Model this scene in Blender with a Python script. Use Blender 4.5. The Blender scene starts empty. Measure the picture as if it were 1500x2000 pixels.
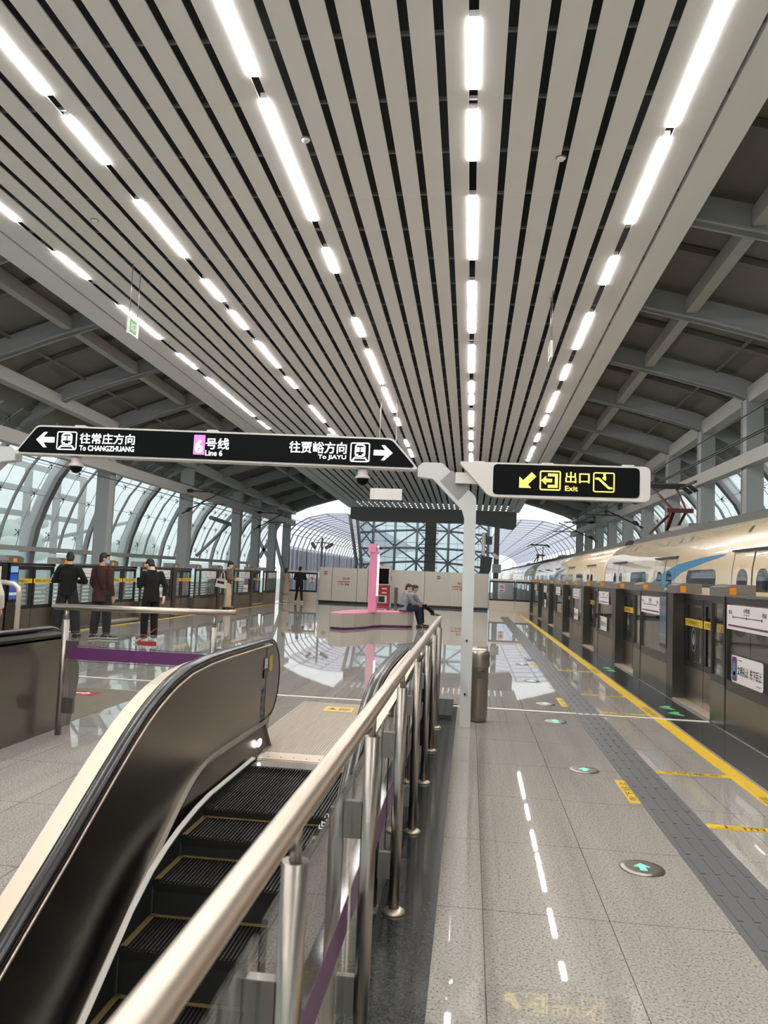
import bpy, bmesh, math, random
import numpy as np
from mathutils import Vector, Matrix
random.seed(7)
scene = bpy.context.scene
COL = scene.collection
PI = math.pi

# ------------------------------------------------------------------ camera
YAW, PITCH, ROLL = math.radians(6.61), math.radians(4.60), math.radians(2.46)
cam_data = bpy.data.cameras.new('camera')
cam = bpy.data.objects.new('camera', cam_data)
COL.objects.link(cam)
F0 = Vector((-math.sin(YAW), math.cos(YAW), 0)); R0 = Vector((math.cos(YAW), math.sin(YAW), 0)); Z0 = Vector((0, 0, 1))
FW = math.cos(PITCH) * F0 + math.sin(PITCH) * Z0
U0 = -math.sin(PITCH) * F0 + math.cos(PITCH) * Z0
RT = math.cos(ROLL) * R0 + math.sin(ROLL) * U0
UP = -math.sin(ROLL) * R0 + math.cos(ROLL) * U0
M = Matrix((RT, UP, -FW)).transposed().to_4x4()
M.translation = Vector((0, 0, 1.6))
cam.matrix_world = M
cam_data.sensor_fit = 'HORIZONTAL'; cam_data.sensor_width = 36; cam_data.lens = 36
cam_data.clip_start = 0.05; cam_data.clip_end = 600
cam_data.dof.use_dof = True; cam_data.dof.focus_distance = 14; cam_data.dof.aperture_fstop = 9
scene.camera = cam

# ------------------------------------------------------------------ world, exposure
def srgb(r, g=None, b=None):
    if g is None: g = b = r
    f = lambda c: (c / 255 / 12.92) if c / 255 <= .04045 else ((c / 255 + .055) / 1.055) ** 2.4
    return (f(r), f(g), f(b), 1)

world = bpy.data.worlds.new('overcast_sky'); scene.world = world; world.use_nodes = True
wn = world.node_tree; wn.nodes.clear()
wo = wn.nodes.new('ShaderNodeOutputWorld'); bg = wn.nodes.new('ShaderNodeBackground')
tc = wn.nodes.new('ShaderNodeTexCoord'); sep = wn.nodes.new('ShaderNodeSeparateXYZ'); cr = wn.nodes.new('ShaderNodeValToRGB')
cr.color_ramp.elements[0].position = 0.0; cr.color_ramp.elements[0].color = (.80, .87, .88, 1)
cr.color_ramp.elements[1].position = 0.6; cr.color_ramp.elements[1].color = (.95, .97, 1.0, 1)
wn.links.new(tc.outputs['Generated'], sep.inputs[0]); wn.links.new(sep.outputs['Z'], cr.inputs[0])
wn.links.new(cr.outputs[0], bg.inputs[0]); bg.inputs[1].default_value = 1.25
wn.links.new(bg.outputs[0], wo.inputs[0])
LED_STRENGTH = 64.0
scene.view_settings.view_transform = 'Standard'; scene.view_settings.look = 'None'
scene.view_settings.exposure = 0.0; scene.view_settings.gamma = 1.0; scene.view_settings.use_curve_mapping = False
scene.cycles.use_denoising = True
scene.cycles.max_bounces = 10; scene.cycles.diffuse_bounces = 5; scene.cycles.glossy_bounces = 5
scene.cycles.transparent_max_bounces = 24; scene.cycles.transmission_bounces = 6
scene.cycles.caustics_reflective = False; scene.cycles.caustics_refractive = False
scene.cycles.sample_clamp_indirect = 6.0

# ------------------------------------------------------------------ materials
MATS = {}
def mat(name, col, rough=.5, metal=0.0, emit=None, estr=1.0, spec=.5, noise=None, coat=0, bump=None):
    if name in MATS: return MATS[name]
    m = bpy.data.materials.new(name); m.use_nodes = True; MATS[name] = m
    nt = m.node_tree; b = nt.nodes['Principled BSDF']
    b.inputs['Base Color'].default_value = col; b.inputs['Roughness'].default_value = rough
    b.inputs['Metallic'].default_value = metal; b.inputs['Specular IOR Level'].default_value = spec
    if coat: b.inputs['Coat Weight'].default_value = coat; b.inputs['Coat Roughness'].default_value = .05
    if emit:
        b.inputs['Emission Color'].default_value = emit; b.inputs['Emission Strength'].default_value = estr
    if noise:   # (scale vector, amount): slight colour grain of the surface itself
        sc, amt = noise
        g = nt.nodes.new('ShaderNodeNewGeometry'); mp = nt.nodes.new('ShaderNodeMapping'); nz = nt.nodes.new('ShaderNodeTexNoise')
        mp.inputs['Scale'].default_value = sc; nt.links.new(g.outputs['Position'], mp.inputs['Vector'])
        nt.links.new(mp.outputs[0], nz.inputs['Vector']); nz.inputs['Scale'].default_value = 1; nz.inputs['Detail'].default_value = 3
        mx = nt.nodes.new('ShaderNodeMix'); mx.data_type = 'RGBA'
        mx.inputs['A'].default_value = tuple(c * (1 - amt) for c in col[:3]) + (1,)
        mx.inputs['B'].default_value = tuple(min(1, c * (1 + amt)) for c in col[:3]) + (1,)
        nt.links.new(nz.outputs['Fac'], mx.inputs['Factor']); nt.links.new(mx.outputs['Result'], b.inputs['Base Color'])
    return m

def glass_mat(name, tint, refl=1.0, haze=0.0, rough=0.0, hazecol=(.85, .93, .93, 1)):
    m = bpy.data.materials.new(name); m.use_nodes = True; MATS[name] = m
    nt = m.node_tree; nt.nodes.clear(); o = nt.nodes.new('ShaderNodeOutputMaterial')
    t = nt.nodes.new('ShaderNodeBsdfTransparent'); t.inputs[0].default_value = tint
    g = nt.nodes.new('ShaderNodeBsdfGlossy'); g.inputs['Roughness'].default_value = rough
    fr = nt.nodes.new('ShaderNodeFresnel'); fr.inputs['IOR'].default_value = 1.5
    ml = nt.nodes.new('ShaderNodeMath'); ml.operation = 'MULTIPLY'; ml.inputs[1].default_value = refl
    nt.links.new(fr.outputs[0], ml.inputs[0])
    ge = nt.nodes.new('ShaderNodeNewGeometry'); mr = nt.nodes.new('ShaderNodeMapRange')      # same reflection from either side of the pane
    mr.inputs['To Min'].default_value = 1.5; mr.inputs['To Max'].default_value = 1 / 1.5
    nt.links.new(ge.outputs['Backfacing'], mr.inputs['Value']); nt.links.new(mr.outputs[0], fr.inputs['IOR'])
    mx = nt.nodes.new('ShaderNodeMixShader'); nt.links.new(ml.outputs[0], mx.inputs[0])
    src = t.outputs[0]
    if haze:
        tl = nt.nodes.new('ShaderNodeBsdfTranslucent'); tl.inputs[0].default_value = hazecol
        m2 = nt.nodes.new('ShaderNodeMixShader'); m2.inputs[0].default_value = haze
        nt.links.new(t.outputs[0], m2.inputs[1]); nt.links.new(tl.outputs[0], m2.inputs[2]); src = m2.outputs[0]
    nt.links.new(src, mx.inputs[1]); nt.links.new(g.outputs[0], mx.inputs[2]); nt.links.new(mx.outputs[0], o.inputs[0])
    return m

def granite(name, base, lo, hi, joints, rough=.022, js=(.6, 1.0), jo=(.11, .9)):
    m = bpy.data.materials.new(name); m.use_nodes = True; MATS[name] = m
    nt = m.node_tree; b = nt.nodes['Principled BSDF']; L = nt.links.new; N = nt.nodes.new
    geo = N('ShaderNodeNewGeometry')
    n1 = N('ShaderNodeTexNoise'); n1.inputs['Scale'].default_value = 85; n1.inputs['Detail'].default_value = 5; n1.inputs['Roughness'].default_value = .75
    L(geo.outputs['Position'], n1.inputs['Vector'])
    r1 = N('ShaderNodeValToRGB'); r1.color_ramp.elements[0].position = .37; r1.color_ramp.elements[0].color = lo
    r1.color_ramp.elements[1].position = .62; r1.color_ramp.elements[1].color = hi
    e = r1.color_ramp.elements.new(.44); e.color = base
    L(n1.outputs['Fac'], r1.inputs[0])
    # slow tone change from slab to slab and long wear streaks
    mp = N('ShaderNodeMapping'); mp.inputs['Scale'].default_value = (5, .35, 1); L(geo.outputs['Position'], mp.inputs['Vector'])
    n2 = N('ShaderNodeTexNoise'); n2.inputs['Scale'].default_value = 1.0; n2.inputs['Detail'].default_value = 3; L(mp.outputs[0], n2.inputs['Vector'])
    r2 = N('ShaderNodeMapRange'); r2.inputs['From Min'].default_value = .3; r2.inputs['From Max'].default_value = .7
    r2.inputs['To Min'].default_value = .9; r2.inputs['To Max'].default_value = 1.07; L(n2.outputs['Fac'], r2.inputs['Value'])
    mx = N('ShaderNodeVectorMath'); mx.operation = 'SCALE'; L(r1.outputs[0], mx.inputs[0]); L(r2.outputs[0], mx.inputs['Scale'])
    out = mx.outputs[0]
    if joints:
        sp = N('ShaderNodeSeparateXYZ'); L(geo.outputs['Position'], sp.inputs[0]); fs = []
        for ax in (0, 1):
            a = N('ShaderNodeMath'); a.operation = 'SUBTRACT'; a.inputs[1].default_value = jo[ax] - 100 * js[ax]; L(sp.outputs[ax], a.inputs[0])
            d = N('ShaderNodeMath'); d.operation = 'MODULO'; d.inputs[1].default_value = js[ax]; L(a.outputs[0], d.inputs[0])
            c = N('ShaderNodeMath'); c.operation = 'LESS_THAN'; c.inputs[1].default_value = .004; L(d.outputs[0], c.inputs[0]); fs.append(c)
        mxx = N('ShaderNodeMath'); mxx.operation = 'MAXIMUM'; L(fs[0].outputs[0], mxx.inputs[0]); L(fs[1].outputs[0], mxx.inputs[1])
        mj = N('ShaderNodeMix'); mj.data_type = 'RGBA'; L(mxx.outputs[0], mj.inputs['Factor']); L(out, mj.inputs['A'])
        mj.inputs['B'].default_value = (.07, .06, .055, 1); out = mj.outputs['Result']
    L(out, b.inputs['Base Color']); b.inputs['Roughness'].default_value = rough; b.inputs['Specular IOR Level'].default_value = .6
    return m

granite('floor_granite', srgb(154, 148, 142), srgb(70, 68, 67), srgb(184, 177, 169), True)
granite('dark_granite', srgb(50, 52, 51), srgb(32, 34, 34), srgb(74, 76, 75), False, .09)
mat('tactile_grey', srgb(98, 98, 99), .4, noise=((30, 30, 30), .08))
mat('yellow_paint', srgb(226, 186, 40), .35)
mat('black_paint', srgb(24, 24, 26), .35)
mat('ink', srgb(40, 36, 30), .5)
mat('rail_satin', srgb(192, 180, 166), .4, .95)
mat('steel_brushed', srgb(158, 152, 145), .34, 1.0, noise=((3, 3, 3), .03))
mat('steel_panel', srgb(140, 133, 125), .30, 1.0, noise=((2, 2, 60), .05))
mat('steel_dark', srgb(92, 88, 82), .3, 1.0, noise=((2, 2, 40), .05))
mat('steel_satin', srgb(215, 200, 182), .42, .85)
mat('steel_plate', srgb(176, 164, 148), .38, .8, noise=((60, 3, 3), .14))
mat('rubber_black', srgb(26, 24, 24), .22, spec=.55)
mat('step_dark', srgb(36, 35, 34), .5, .5)
mat('edge_yellow', srgb(82, 68, 24), .7)
mat('step_riser', srgb(11, 11, 11), .7)
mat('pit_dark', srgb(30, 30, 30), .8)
mat('white_line', srgb(226, 221, 212), .4)
mat('sign_white', srgb(222, 217, 210), .4, noise=((2, 2, 2), .02))
mat('post_grey', srgb(206, 207, 205), .4)
mat('grille_grey', srgb(150, 149, 147), .6)
mat('sign_black', srgb(12, 13, 15), .45, spec=.08)
mat('glow_white', (.9, .9, .95, 1), .5, emit=(1, 1, 1, 1), estr=1.6)
mat('glow_yellow', (.9, .75, .1, 1), .5, emit=(1.0, .80, .10, 1), estr=1.25)
mat('glow_magenta', (.7, .2, .7, 1), .5, emit=(.76, .17, .74, 1), estr=.95)
mat('led', (1, 1, 1, 1), .5, emit=(1, .98, .955, 1), estr=LED_STRENGTH)
mat('led_small', (1, 1, 1, 1), .5, emit=(1, .97, .92, 1), estr=4)
mat('slat_white', srgb(242, 239, 236), .5, noise=((1, 1, 1), .03))
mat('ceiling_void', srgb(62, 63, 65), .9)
mat('rafter_dark', srgb(112, 110, 105), .8)
mat('carrier_grey', srgb(120, 118, 115), .6)
mat('arch_grey', srgb(156, 158, 158), .5, noise=((1.2, 1.2, 1.2), .04))
mat('beam_grey', srgb(166, 163, 158), .5, noise=((1.2, 1.2, 1.2), .04))
mat('roof_deck', srgb(122, 118, 110), .8, noise=((6, .6, 3), .09))
mat('dark_beam', srgb(140, 142, 140), .6)
mat('cream_panel', srgb(202, 194, 183), .45)
mat('red_print', srgb(150, 32, 38), .5)
mat('red_box', srgb(170, 28, 36), .35)
mat('pink_gloss', srgb(226, 140, 172), .35)
mat('bench_stone', srgb(176, 170, 156), .45, noise=((20, 20, 20), .04))
mat('purple_band', srgb(92, 40, 92), .4)
mat('frame_black', srgb(18, 18, 19), .3)
mat('paper_white', srgb(222, 216, 214), .5)
mat('orange_lamp', srgb(232, 140, 28), .3, emit=srgb(232, 130, 20), estr=.12)
mat('blue_sticker', srgb(44, 66, 140), .5)
mat('train_cream', srgb(228, 206, 172), .22, coat=.6)
mat('train_far', srgb(214, 204, 190), .25, coat=.5)
mat('train_glass', srgb(22, 26, 30), .04, spec=.8)
mat('train_blue', srgb(58, 128, 168), .3)
mat('train_pink', srgb(160, 96, 132), .3)
mat('train_cream_shaded', srgb(112, 100, 98), .4)  # cream flank colour with the shade behind the screens mixed in
mat('roof_gear', srgb(62, 60, 58), .7)
mat('barrier_rib_dark', srgb(132, 135, 148), .5)
mat('panto_red', srgb(88, 28, 28), .5)
mat('track_slab', srgb(120, 117, 112), .85)
mat('rail_steel', srgb(110, 96, 86), .4, 1.0)
mat('barrier_rib', srgb(200, 202, 212), .5)
mat('barrier_wall', srgb(176, 178, 188), .55)
mat('truss_grey', srgb(150, 156, 158), .5)
mat('ground_green', srgb(176, 188, 176), .95, noise=((.2, .2, .2), .15))
mat('tree_leaf_hazed', srgb(196, 212, 200), .9, noise=((1.5, 1.5, 1.5), .3))  # leaf green paled so the misty haze sits in the colour
mat('trunk_brown', srgb(90, 76, 62), .9)
mat('louvre_white', srgb(210, 216, 214), .5)
mat('wire_dark', srgb(40, 38, 38), .6)
mat('evac_green', srgb(60, 130, 70), .5, emit=srgb(70, 150, 90), estr=.5)
mat('floor_light_green', (.1, .8, .3, 1), .5, emit=(.08, .85, .25, 1), estr=2.4)
mat('skin', srgb(196, 148, 120), .55)
mat('skin_pale', srgb(222, 180, 156), .55)
mat('hair_black', srgb(22, 19, 18), .6)
mat('cloth_black', srgb(15, 15, 16), .95, noise=((25, 25, 25), .3))
mat('cloth_charcoal', srgb(38, 38, 41), .95, noise=((25, 25, 25), .2))
mat('cloth_brown', srgb(64, 36, 30), .95, noise=((25, 25, 25), .15))
mat('cloth_navy', srgb(30, 38, 58), .95, noise=((25, 25, 25), .15))
mat('cloth_grey', srgb(128, 132, 140), .95, noise=((25, 25, 25), .12))
mat('cloth_olive', srgb(104, 88, 62), .95, noise=((25, 25, 25), .12))
mat('cloth_beige', srgb(196, 178, 150), .95, noise=((25, 25, 25), .08))
mat('cloth_taupe', srgb(150, 132, 116), .95, noise=((25, 25, 25), .08))
mat('cloth_yellow', srgb(224, 168, 52), .9)
mat('cloth_white', srgb(216, 212, 202), .9)
mat('shoe_white', srgb(206, 202, 192), .7)
mat('shoe_black', srgb(18, 18, 18), .5)
mat('mask_blue', srgb(140, 184, 214), .8)
mat('eye_dark', srgb(20, 16, 14), .3)
mat('lip', srgb(160, 100, 90), .6)
# lit picture screens: colour from the picture itself
def screen_mat(name, cols, strength):
    m = bpy.data.materials.new(name); m.use_nodes = True; MATS[name] = m
    nt = m.node_tree; b = nt.nodes['Principled BSDF']; N = nt.nodes.new; L = nt.links.new
    t = N('ShaderNodeTexCoord'); s = N('ShaderNodeSeparateXYZ'); r = N('ShaderNodeValToRGB'); r.color_ramp.interpolation = 'CONSTANT'
    L(t.outputs['Generated'], s.inputs[0]); L(s.outputs['Z'], r.inputs[0])
    els = r.color_ramp.elements
    els[0].position, els[0].color = cols[0]; els[1].position, els[1].color = cols[1]
    for p, c in cols[2:]:
        e = els.new(p); e.color = c
    b.inputs['Base Color'].default_value = (.02, .02, .03, 1); b.inputs['Roughness'].default_value = .1
    L(r.outputs[0], b.inputs['Emission Color']); b.inputs['Emission Strength'].default_value = strength
screen_mat('screen_blue', [(0, srgb(70, 90, 170)), (.1, srgb(60, 90, 180)), (.12, srgb(190, 220, 220)), (.2, srgb(60, 80, 170)), (.3, srgb(70, 100, 180)),
    (.42, srgb(80, 170, 225)), (.5, srgb(60, 150, 220)), (.58, srgb(30, 90, 190)), (.75, srgb(30, 40, 120)), (.8, srgb(150, 190, 220)), (.97, srgb(90, 110, 180))], .8)
screen_mat('screen_dim', [(0, srgb(96, 110, 120)), (.15, srgb(80, 150, 100)), (.2, srgb(90, 110, 124)), (.5, srgb(70, 120, 140)), (.6, srgb(110, 124, 136)), (.8, srgb(90, 112, 126))], .42)
glass_mat('rail_glass', (.93, .965, .955, 1), 1.5)
glass_mat('door_glass', (.93, .96, .95, 1), 1.0)
glass_mat('facade_glass', (.88, .94, .94, 1), .5, haze=.42)
glass_mat('end_glass', (.72, .86, .90, 1), .2, haze=.5, hazecol=(.76, .92, .96, 1))
glass_mat('purple_film', (.30, .10, .32, 1), .8, haze=.25, hazecol=(.5, .2, .5, 1))
glass_mat('barrier_sheet', (.62, .62, .70, 1), .02, haze=.3, hazecol=(.86, .86, .95, 1), rough=.3)

# ------------------------------------------------------------------ mesh builder
ORG = {}
def V(*a): return Vector(a)
class MB:
    def __init__(s): s.v = []; s.f = []; s.smooth = []
    def add(s, vs, fs, smooth=False):
        o = len(s.v); s.v += [tuple(v) for v in vs]; s.f += [tuple(i + o for i in f) for f in fs]; s.smooth += [smooth] * len(fs); return s
    def box(s, x0, x1, y0, y1, z0, z1):
        x0, x1 = sorted((x0, x1)); y0, y1 = sorted((y0, y1)); z0, z1 = sorted((z0, z1))
        return s.add([(x0, y0, z0), (x1, y0, z0), (x1, y1, z0), (x0, y1, z0), (x0, y0, z1), (x1, y0, z1), (x1, y1, z1), (x0, y1, z1)],
                     [(0, 3, 2, 1), (4, 5, 6, 7), (0, 1, 5, 4), (1, 2, 6, 5), (2, 3, 7, 6), (3, 0, 4, 7)])
    def prism(s, poly, d, axis='y', a=0.0):
        """poly in the two other axes, extruded from a to a+d along axis"""
        n = len(poly)
        def P(p, q):
            if axis == 'y': return (p[0], q, p[1])
            if axis == 'x': return (q, p[0], p[1])
            return (p[0], p[1], q)
        area = sum(poly[i][0] * poly[(i + 1) % n][1] - poly[(i + 1) % n][0] * poly[i][1] for i in range(n))
        vs = [P(p, a) for p in poly] + [P(p, a + d) for p in poly]
        fl = (area > 0) == (axis in 'xz'); fl = fl if d > 0 else not fl
        bot = tuple(range(n)); top = tuple(range(n, 2 * n))
        sides = [(i, (i + 1) % n, n + (i + 1) % n, n + i) for i in range(n)]
        if fl: fs = [bot[::-1], top] + sides
        else: fs = [bot, top[::-1]] + [q[::-1] for q in sides]
        return s.add(vs, fs)
    def loft(s, rings, closed=True, caps=True, smooth=True):
        m = len(rings[0]); vs = [p for r in rings for p in r]; fs = []
        for i in range(len(rings) - 1):
            for j in range(m if closed else m - 1):
                k = (j + 1) % m
                fs.append((i * m + j, i * m + k, (i + 1) * m + k, (i + 1) * m + j))
        s.add(vs, fs, smooth)
        if caps and closed:
            o = len(s.v) - len(vs)
            s.f += [tuple(o + j for j in range(m))[::-1], tuple(o + (len(rings) - 1) * m + j for j in range(m))]; s.smooth += [False, False]
        return s
    def tube(s, pts, r, n=12, smooth=True, caps=True):
        pts = [Vector(p) for p in pts]; rs = r if isinstance(r, (list, tuple)) else [r] * len(pts); rings = []; prev = None
        for i, p in enumerate(pts):
            t = (pts[min(i + 1, len(pts) - 1)] - pts[max(i - 1, 0)]).normalized()
            a = prev if prev is not None else (Vector((0, 0, 1)) if abs(t.z) < .9 else Vector((1, 0, 0)))
            u = (a - t * a.dot(t)).normalized(); prev = u; w = t.cross(u)
            rings.append([p + rs[i] * (math.cos(2 * PI * k / n) * u + math.sin(2 * PI * k / n) * w) for k in range(n)])
        return s.loft(rings, smooth=smooth, caps=caps)
    def cyl(s, c, r, z0, z1, n=20, r2=None):
        r2 = r if r2 is None else r2
        return s.loft([[(c[0] + r * math.cos(2 * PI * k / n), c[1] + r * math.sin(2 * PI * k / n), z0) for k in range(n)],
                       [(c[0] + r2 * math.cos(2 * PI * k / n), c[1] + r2 * math.sin(2 * PI * k / n), z1) for k in range(n)]])
    def lathe(s, c, prof, n=24):
        return s.loft([[(c[0] + r * math.cos(2 * PI * k / n), c[1] + r * math.sin(2 * PI * k / n), z) for k in range(n)] for r, z in prof])
    def ball(s, c, rx, ry=None, rz=None, n=14, m=9, rot=None):
        ry = ry or rx; rz = rz or rx; c = Vector(c); rings = []
        for i in range(m + 1):
            a = -PI / 2 + PI * i / m; a = max(min(a, PI / 2 - .05), -PI / 2 + .05); ring = []
            for k in range(n):
                b = 2 * PI * k / n; p = Vector((rx * math.cos(a) * math.cos(b), ry * math.cos(a) * math.sin(b), rz * math.sin(a)))
                ring.append(c + (rot @ p if rot else p))
            rings.append(ring)
        return s.loft(rings)
    def bar(s, a, b, w, h, up=(0, 0, 1)):
        """square bar from a to b"""
        a, b = Vector(a), Vector(b); t = (b - a).normalized(); up = Vector(up)
        if abs(t.dot(up)) > .99: up = Vector((1, 0, 0))
        sd = t.cross(up).normalized(); u = sd.cross(t); q = [sd * (-w / 2) + u * (-h / 2), sd * (w / 2) + u * (-h / 2), sd * (w / 2) + u * (h / 2), sd * (-w / 2) + u * (h / 2)]
        return s.loft([[a + k for k in q], [b + k for k in q]], smooth=False)
    def flat(s, poly, o, ex, ey, t=.003):
        """thin raised plate of a 2D outline at o on axes ex, ey"""
        o, ex, ey = Vector(o), Vector(ex), Vector(ey); nn = ex.cross(ey).normalized()
        area = sum(poly[i][0] * poly[(i + 1) % len(poly)][1] - poly[(i + 1) % len(poly)][0] * poly[i][1] for i in range(len(poly)))
        if area < 0: poly = poly[::-1]
        n = len(poly); vs = [o + ex * p[0] + ey * p[1] for p in poly]; vs = vs + [v + nn * t for v in vs]
        return s.add(vs, [tuple(range(n))[::-1], tuple(range(n, 2 * n))] + [(i, (i + 1) % n, n + (i + 1) % n, n + i) for i in range(n)])
    def rrect(s, o, ex, ey, x0, y0, x1, y1, r, t=.003, n=5):
        pts = []
        for cx, cy, a in ((x1 - r, y0 + r, -PI / 2), (x1 - r, y1 - r, 0), (x0 + r, y1 - r, PI / 2), (x0 + r, y0 + r, PI)):
            for k in range(n + 1):
                b = a + PI / 2 * k / n; pts.append((cx + r * math.cos(b), cy + r * math.sin(b)))
        return s.flat(pts, o, ex, ey, t)
    def rring(s, o, ex, ey, x0, y0, x1, y1, r, w, t=.003, n=5):
        """rounded square outline of stroke w"""
        o, ex, ey = Vector(o), Vector(ex), Vector(ey); nn = ex.cross(ey).normalized() * t
        def ring(d):
            pts = []; rr = max(r - d, .0005)
            for cx, cy, a in ((x1 - d - rr, y0 + d + rr, -PI / 2), (x1 - d - rr, y1 - d - rr, 0), (x0 + d + rr, y1 - d - rr, PI / 2), (x0 + d + rr, y0 + d + rr, PI)):
                for k in range(n + 1):
                    b = a + PI / 2 * k / n; pts.append(o + ex * (cx + rr * math.cos(b)) + ey * (cy + rr * math.sin(b)))
            return pts
        A, B = ring(0), ring(w); m = len(A); vs = [p + nn for p in A] + [p + nn for p in B]
        return s.add(vs, [(i, (i + 1) % m, m + (i + 1) % m, m + i) for i in range(m)])
    def text(s, body, o, ex, ey, x0, y0, x1, y1, bold=0.0, t=.003):
        """lettering stretched into the rectangle x0..x1, y0..y1 on the axes ex, ey"""
        cu = bpy.data.curves.new('lettering', 'FONT'); cu.body = body; cu.size = 1; cu.resolution_u = 4
        ob = bpy.data.objects.new('lettering', cu); COL.objects.link(ob)
        dg = bpy.context.evaluated_depsgraph_get(); me = bpy.data.meshes.new_from_object(ob.evaluated_get(dg))
        vs = [v.co.copy() for v in me.vertices]; fs = [tuple(p.vertices) for p in me.polygons]
        bpy.data.objects.remove(ob); bpy.data.curves.remove(cu); bpy.data.meshes.remove(me)
        if not vs: return s
        ax, bx = min(v.x for v in vs), max(v.x for v in vs); ay, by = min(v.y for v in vs), max(v.y for v in vs)
        o, ex, ey = Vector(o), Vector(ex), Vector(ey); nn = ex.cross(ey).normalized() * t
        k = bold * (y1 - y0) / max(by - ay, .3) * .75; x0 += k; x1 -= k; y0 += k; y1 -= k      # heavier strokes: copies laid a little apart
        for i, (da, db) in enumerate(((0, 0), (-k, -k), (k, -k), (-k, k), (k, k)) if bold else ((0, 0),)):
            s.add([o + ex * (x0 + da + (v.x - ax) / (bx - ax) * (x1 - x0)) + ey * (y0 + db + (v.y - ay) / (by - ay) * (y1 - y0)) + nn * (1 + .02 * i) for v in vs], fs)
        return s
    def build(s, name, m, parent=None, kind=None, label=None):
        org = ORG[parent.name] if parent is not None else Vector((0, 0, 0))
        me = bpy.data.meshes.new(name); me.from_pydata([tuple(Vector(v) - org) for v in s.v], [], s.f); me.update()
        me.polygons.foreach_set('use_smooth', s.smooth)
        me.materials.append(MATS[m])
        ob = bpy.data.objects.new(name, me); COL.objects.link(ob)
        if parent is not None: ob.parent = parent
        ORG[ob.name] = org
        if kind: ob['kind'] = kind
        if label: ob['label'] = label
        return ob

def thing(name, label, cat, loc=(0, 0, 0), group=None):
    o = bpy.data.objects.new(name, None); COL.objects.link(o); o.location = loc; o.empty_display_size = .1
    ORG[o.name] = Vector(loc); o['label'] = label; o['category'] = cat
    if group: o['group'] = group
    return o
def tag(o, label, cat, group=None):
    o['label'] = label; o['category'] = cat
    if group: o['group'] = group
    return o
KIDS = {}
def index_kids():
    KIDS.clear()
    for c in COL.objects:
        if c.parent is not None: KIDS.setdefault(c.parent.name, []).append(c)
def dup(o, off=(0, 0, 0), parent=None):
    c = o.copy(); COL.objects.link(c)
    if parent is not None: c.parent = parent
    else: c.location = o.location + Vector(off)
    ORG[c.name] = ORG[o.name] + Vector(off)
    for k in KIDS.get(o.name, []): dup(k, off, c)
    return c
ORD = ['first', 'second', 'third', 'fourth', 'fifth', 'sixth', 'seventh', 'eighth', 'ninth', 'tenth', 'eleventh', 'twelfth', 'thirteenth', 'fourteenth', 'fifteenth', 'sixteenth']
XA, YA, ZA = V(1, 0, 0), V(0, 1, 0), V(0, 0, 1)

# ================================================================== THE SETTING
# ---- platform floor with the two escalator wells left open
DXE = -3.45                                     # the other escalator stands this far to the left
fl = MB()
for x0, x1, y0, y1 in ((-9.9, -5.49, -4, 40), (-5.49, -3.87, 6.25, 40), (-3.87, -1.965, -4, 3.1), (-3.87, -2.04, 3.1, 40), (-2.04, -.42, 6.25, 40), (-.42, 3.2, -4, 40)):
    fl.box(x0, x1, y0 if y0 > 0 else -24, y1, -.35 if y1 > 4 else -.02, 0)
fl.build('floor', 'floor_granite', kind='structure')
for i, (x0, x1, y0, y1) in enumerate(((-.42, -.11, -4, 9.9), (2.42, 2.88, -4, 38.4), (-9.4, -8.95, -4, 38.4))):
    MB().box(x0, x1, y0, y1, 0.0005, .004).build('trim_%d' % (i + 1), 'dark_granite', kind='structure')
MB().box(-.5, -.16, 8.75, 9.9, .004, .06).build('trim_4', 'dark_granite', kind='structure')
# walls of the escalator wells and the dark hall below
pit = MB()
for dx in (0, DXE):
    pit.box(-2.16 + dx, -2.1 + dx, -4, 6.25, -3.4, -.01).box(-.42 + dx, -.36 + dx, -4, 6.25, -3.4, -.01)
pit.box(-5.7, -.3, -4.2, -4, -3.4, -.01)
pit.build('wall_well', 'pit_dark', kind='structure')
# track beds
tb = MB().box(3.2, 8.6, -6, 150, -1.5, -1.1); tb.build('floor_track_train', 'track_slab', kind='structure')
tb = MB().box(-14.6, -9.9, -6, 150, -1.5, -1.1); tb.build('floor_track_empty', 'track_slab', kind='structure')
MB().box(-140, -14.6, -20, 230, -1.6, -1.3).build('ground_meadow', 'ground_green', kind='structure')
MB().box(8.6, 120, -20, 230, -1.6, -1.3).build('ground_field', 'ground_green', kind='structure')
MB().box(-9.9, 3.2, 40, 150, -1.6, -1.2).build('ground_beyond', 'track_slab', kind='structure')
for x in (-12.5, -11.07):
    r = MB().prism([(x - .07, -1.1), (x + .07, -1.1), (x + .02, -1.06), (x + .02, -.98), (x + .036, -.96), (x + .036, -.93), (x - .036, -.93), (x - .036, -.96), (x - .02, -.98), (x - .02, -1.06)], 156, 'y', -6)
    tag(r.build('rail', 'rail_steel'), 'steel running rail of the empty track, ' + ('farther from' if x < -12 else 'nearer to') + ' the platform', 'rail')

# ---- heights of the falling ceiling and of the arched roof
def zc(y): return 7.975 - .0225 * y
CX = -3.05
PROF = [(0, 9.1), (2, 9.02), (4, 8.68), (6.65, 7.85), (8.3, 7.4), (10, 6.87), (10.6, 6.6), (11.4, 6.1), (12, 5.55), (12.6, 4.75), (13.05, 3.8), (13.4, 2.8), (13.55, 2.05), (13.65, 1.0), (13.7, -1.2)]
def prof(u):
    for (a, za), (b, zb) in zip(PROF, PROF[1:]):
        if u <= b: return za + (zb - za) * (u - a) / (b - a)
    return PROF[-1][1]
def zr(u, y):
    w = 1 if u < 10.6 else max(0, (13.5 - u) / 2.9)
    return prof(u) - .0225 * (y - 20) * w
def yskew(x): return -.09 * (x - 3.5)

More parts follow.
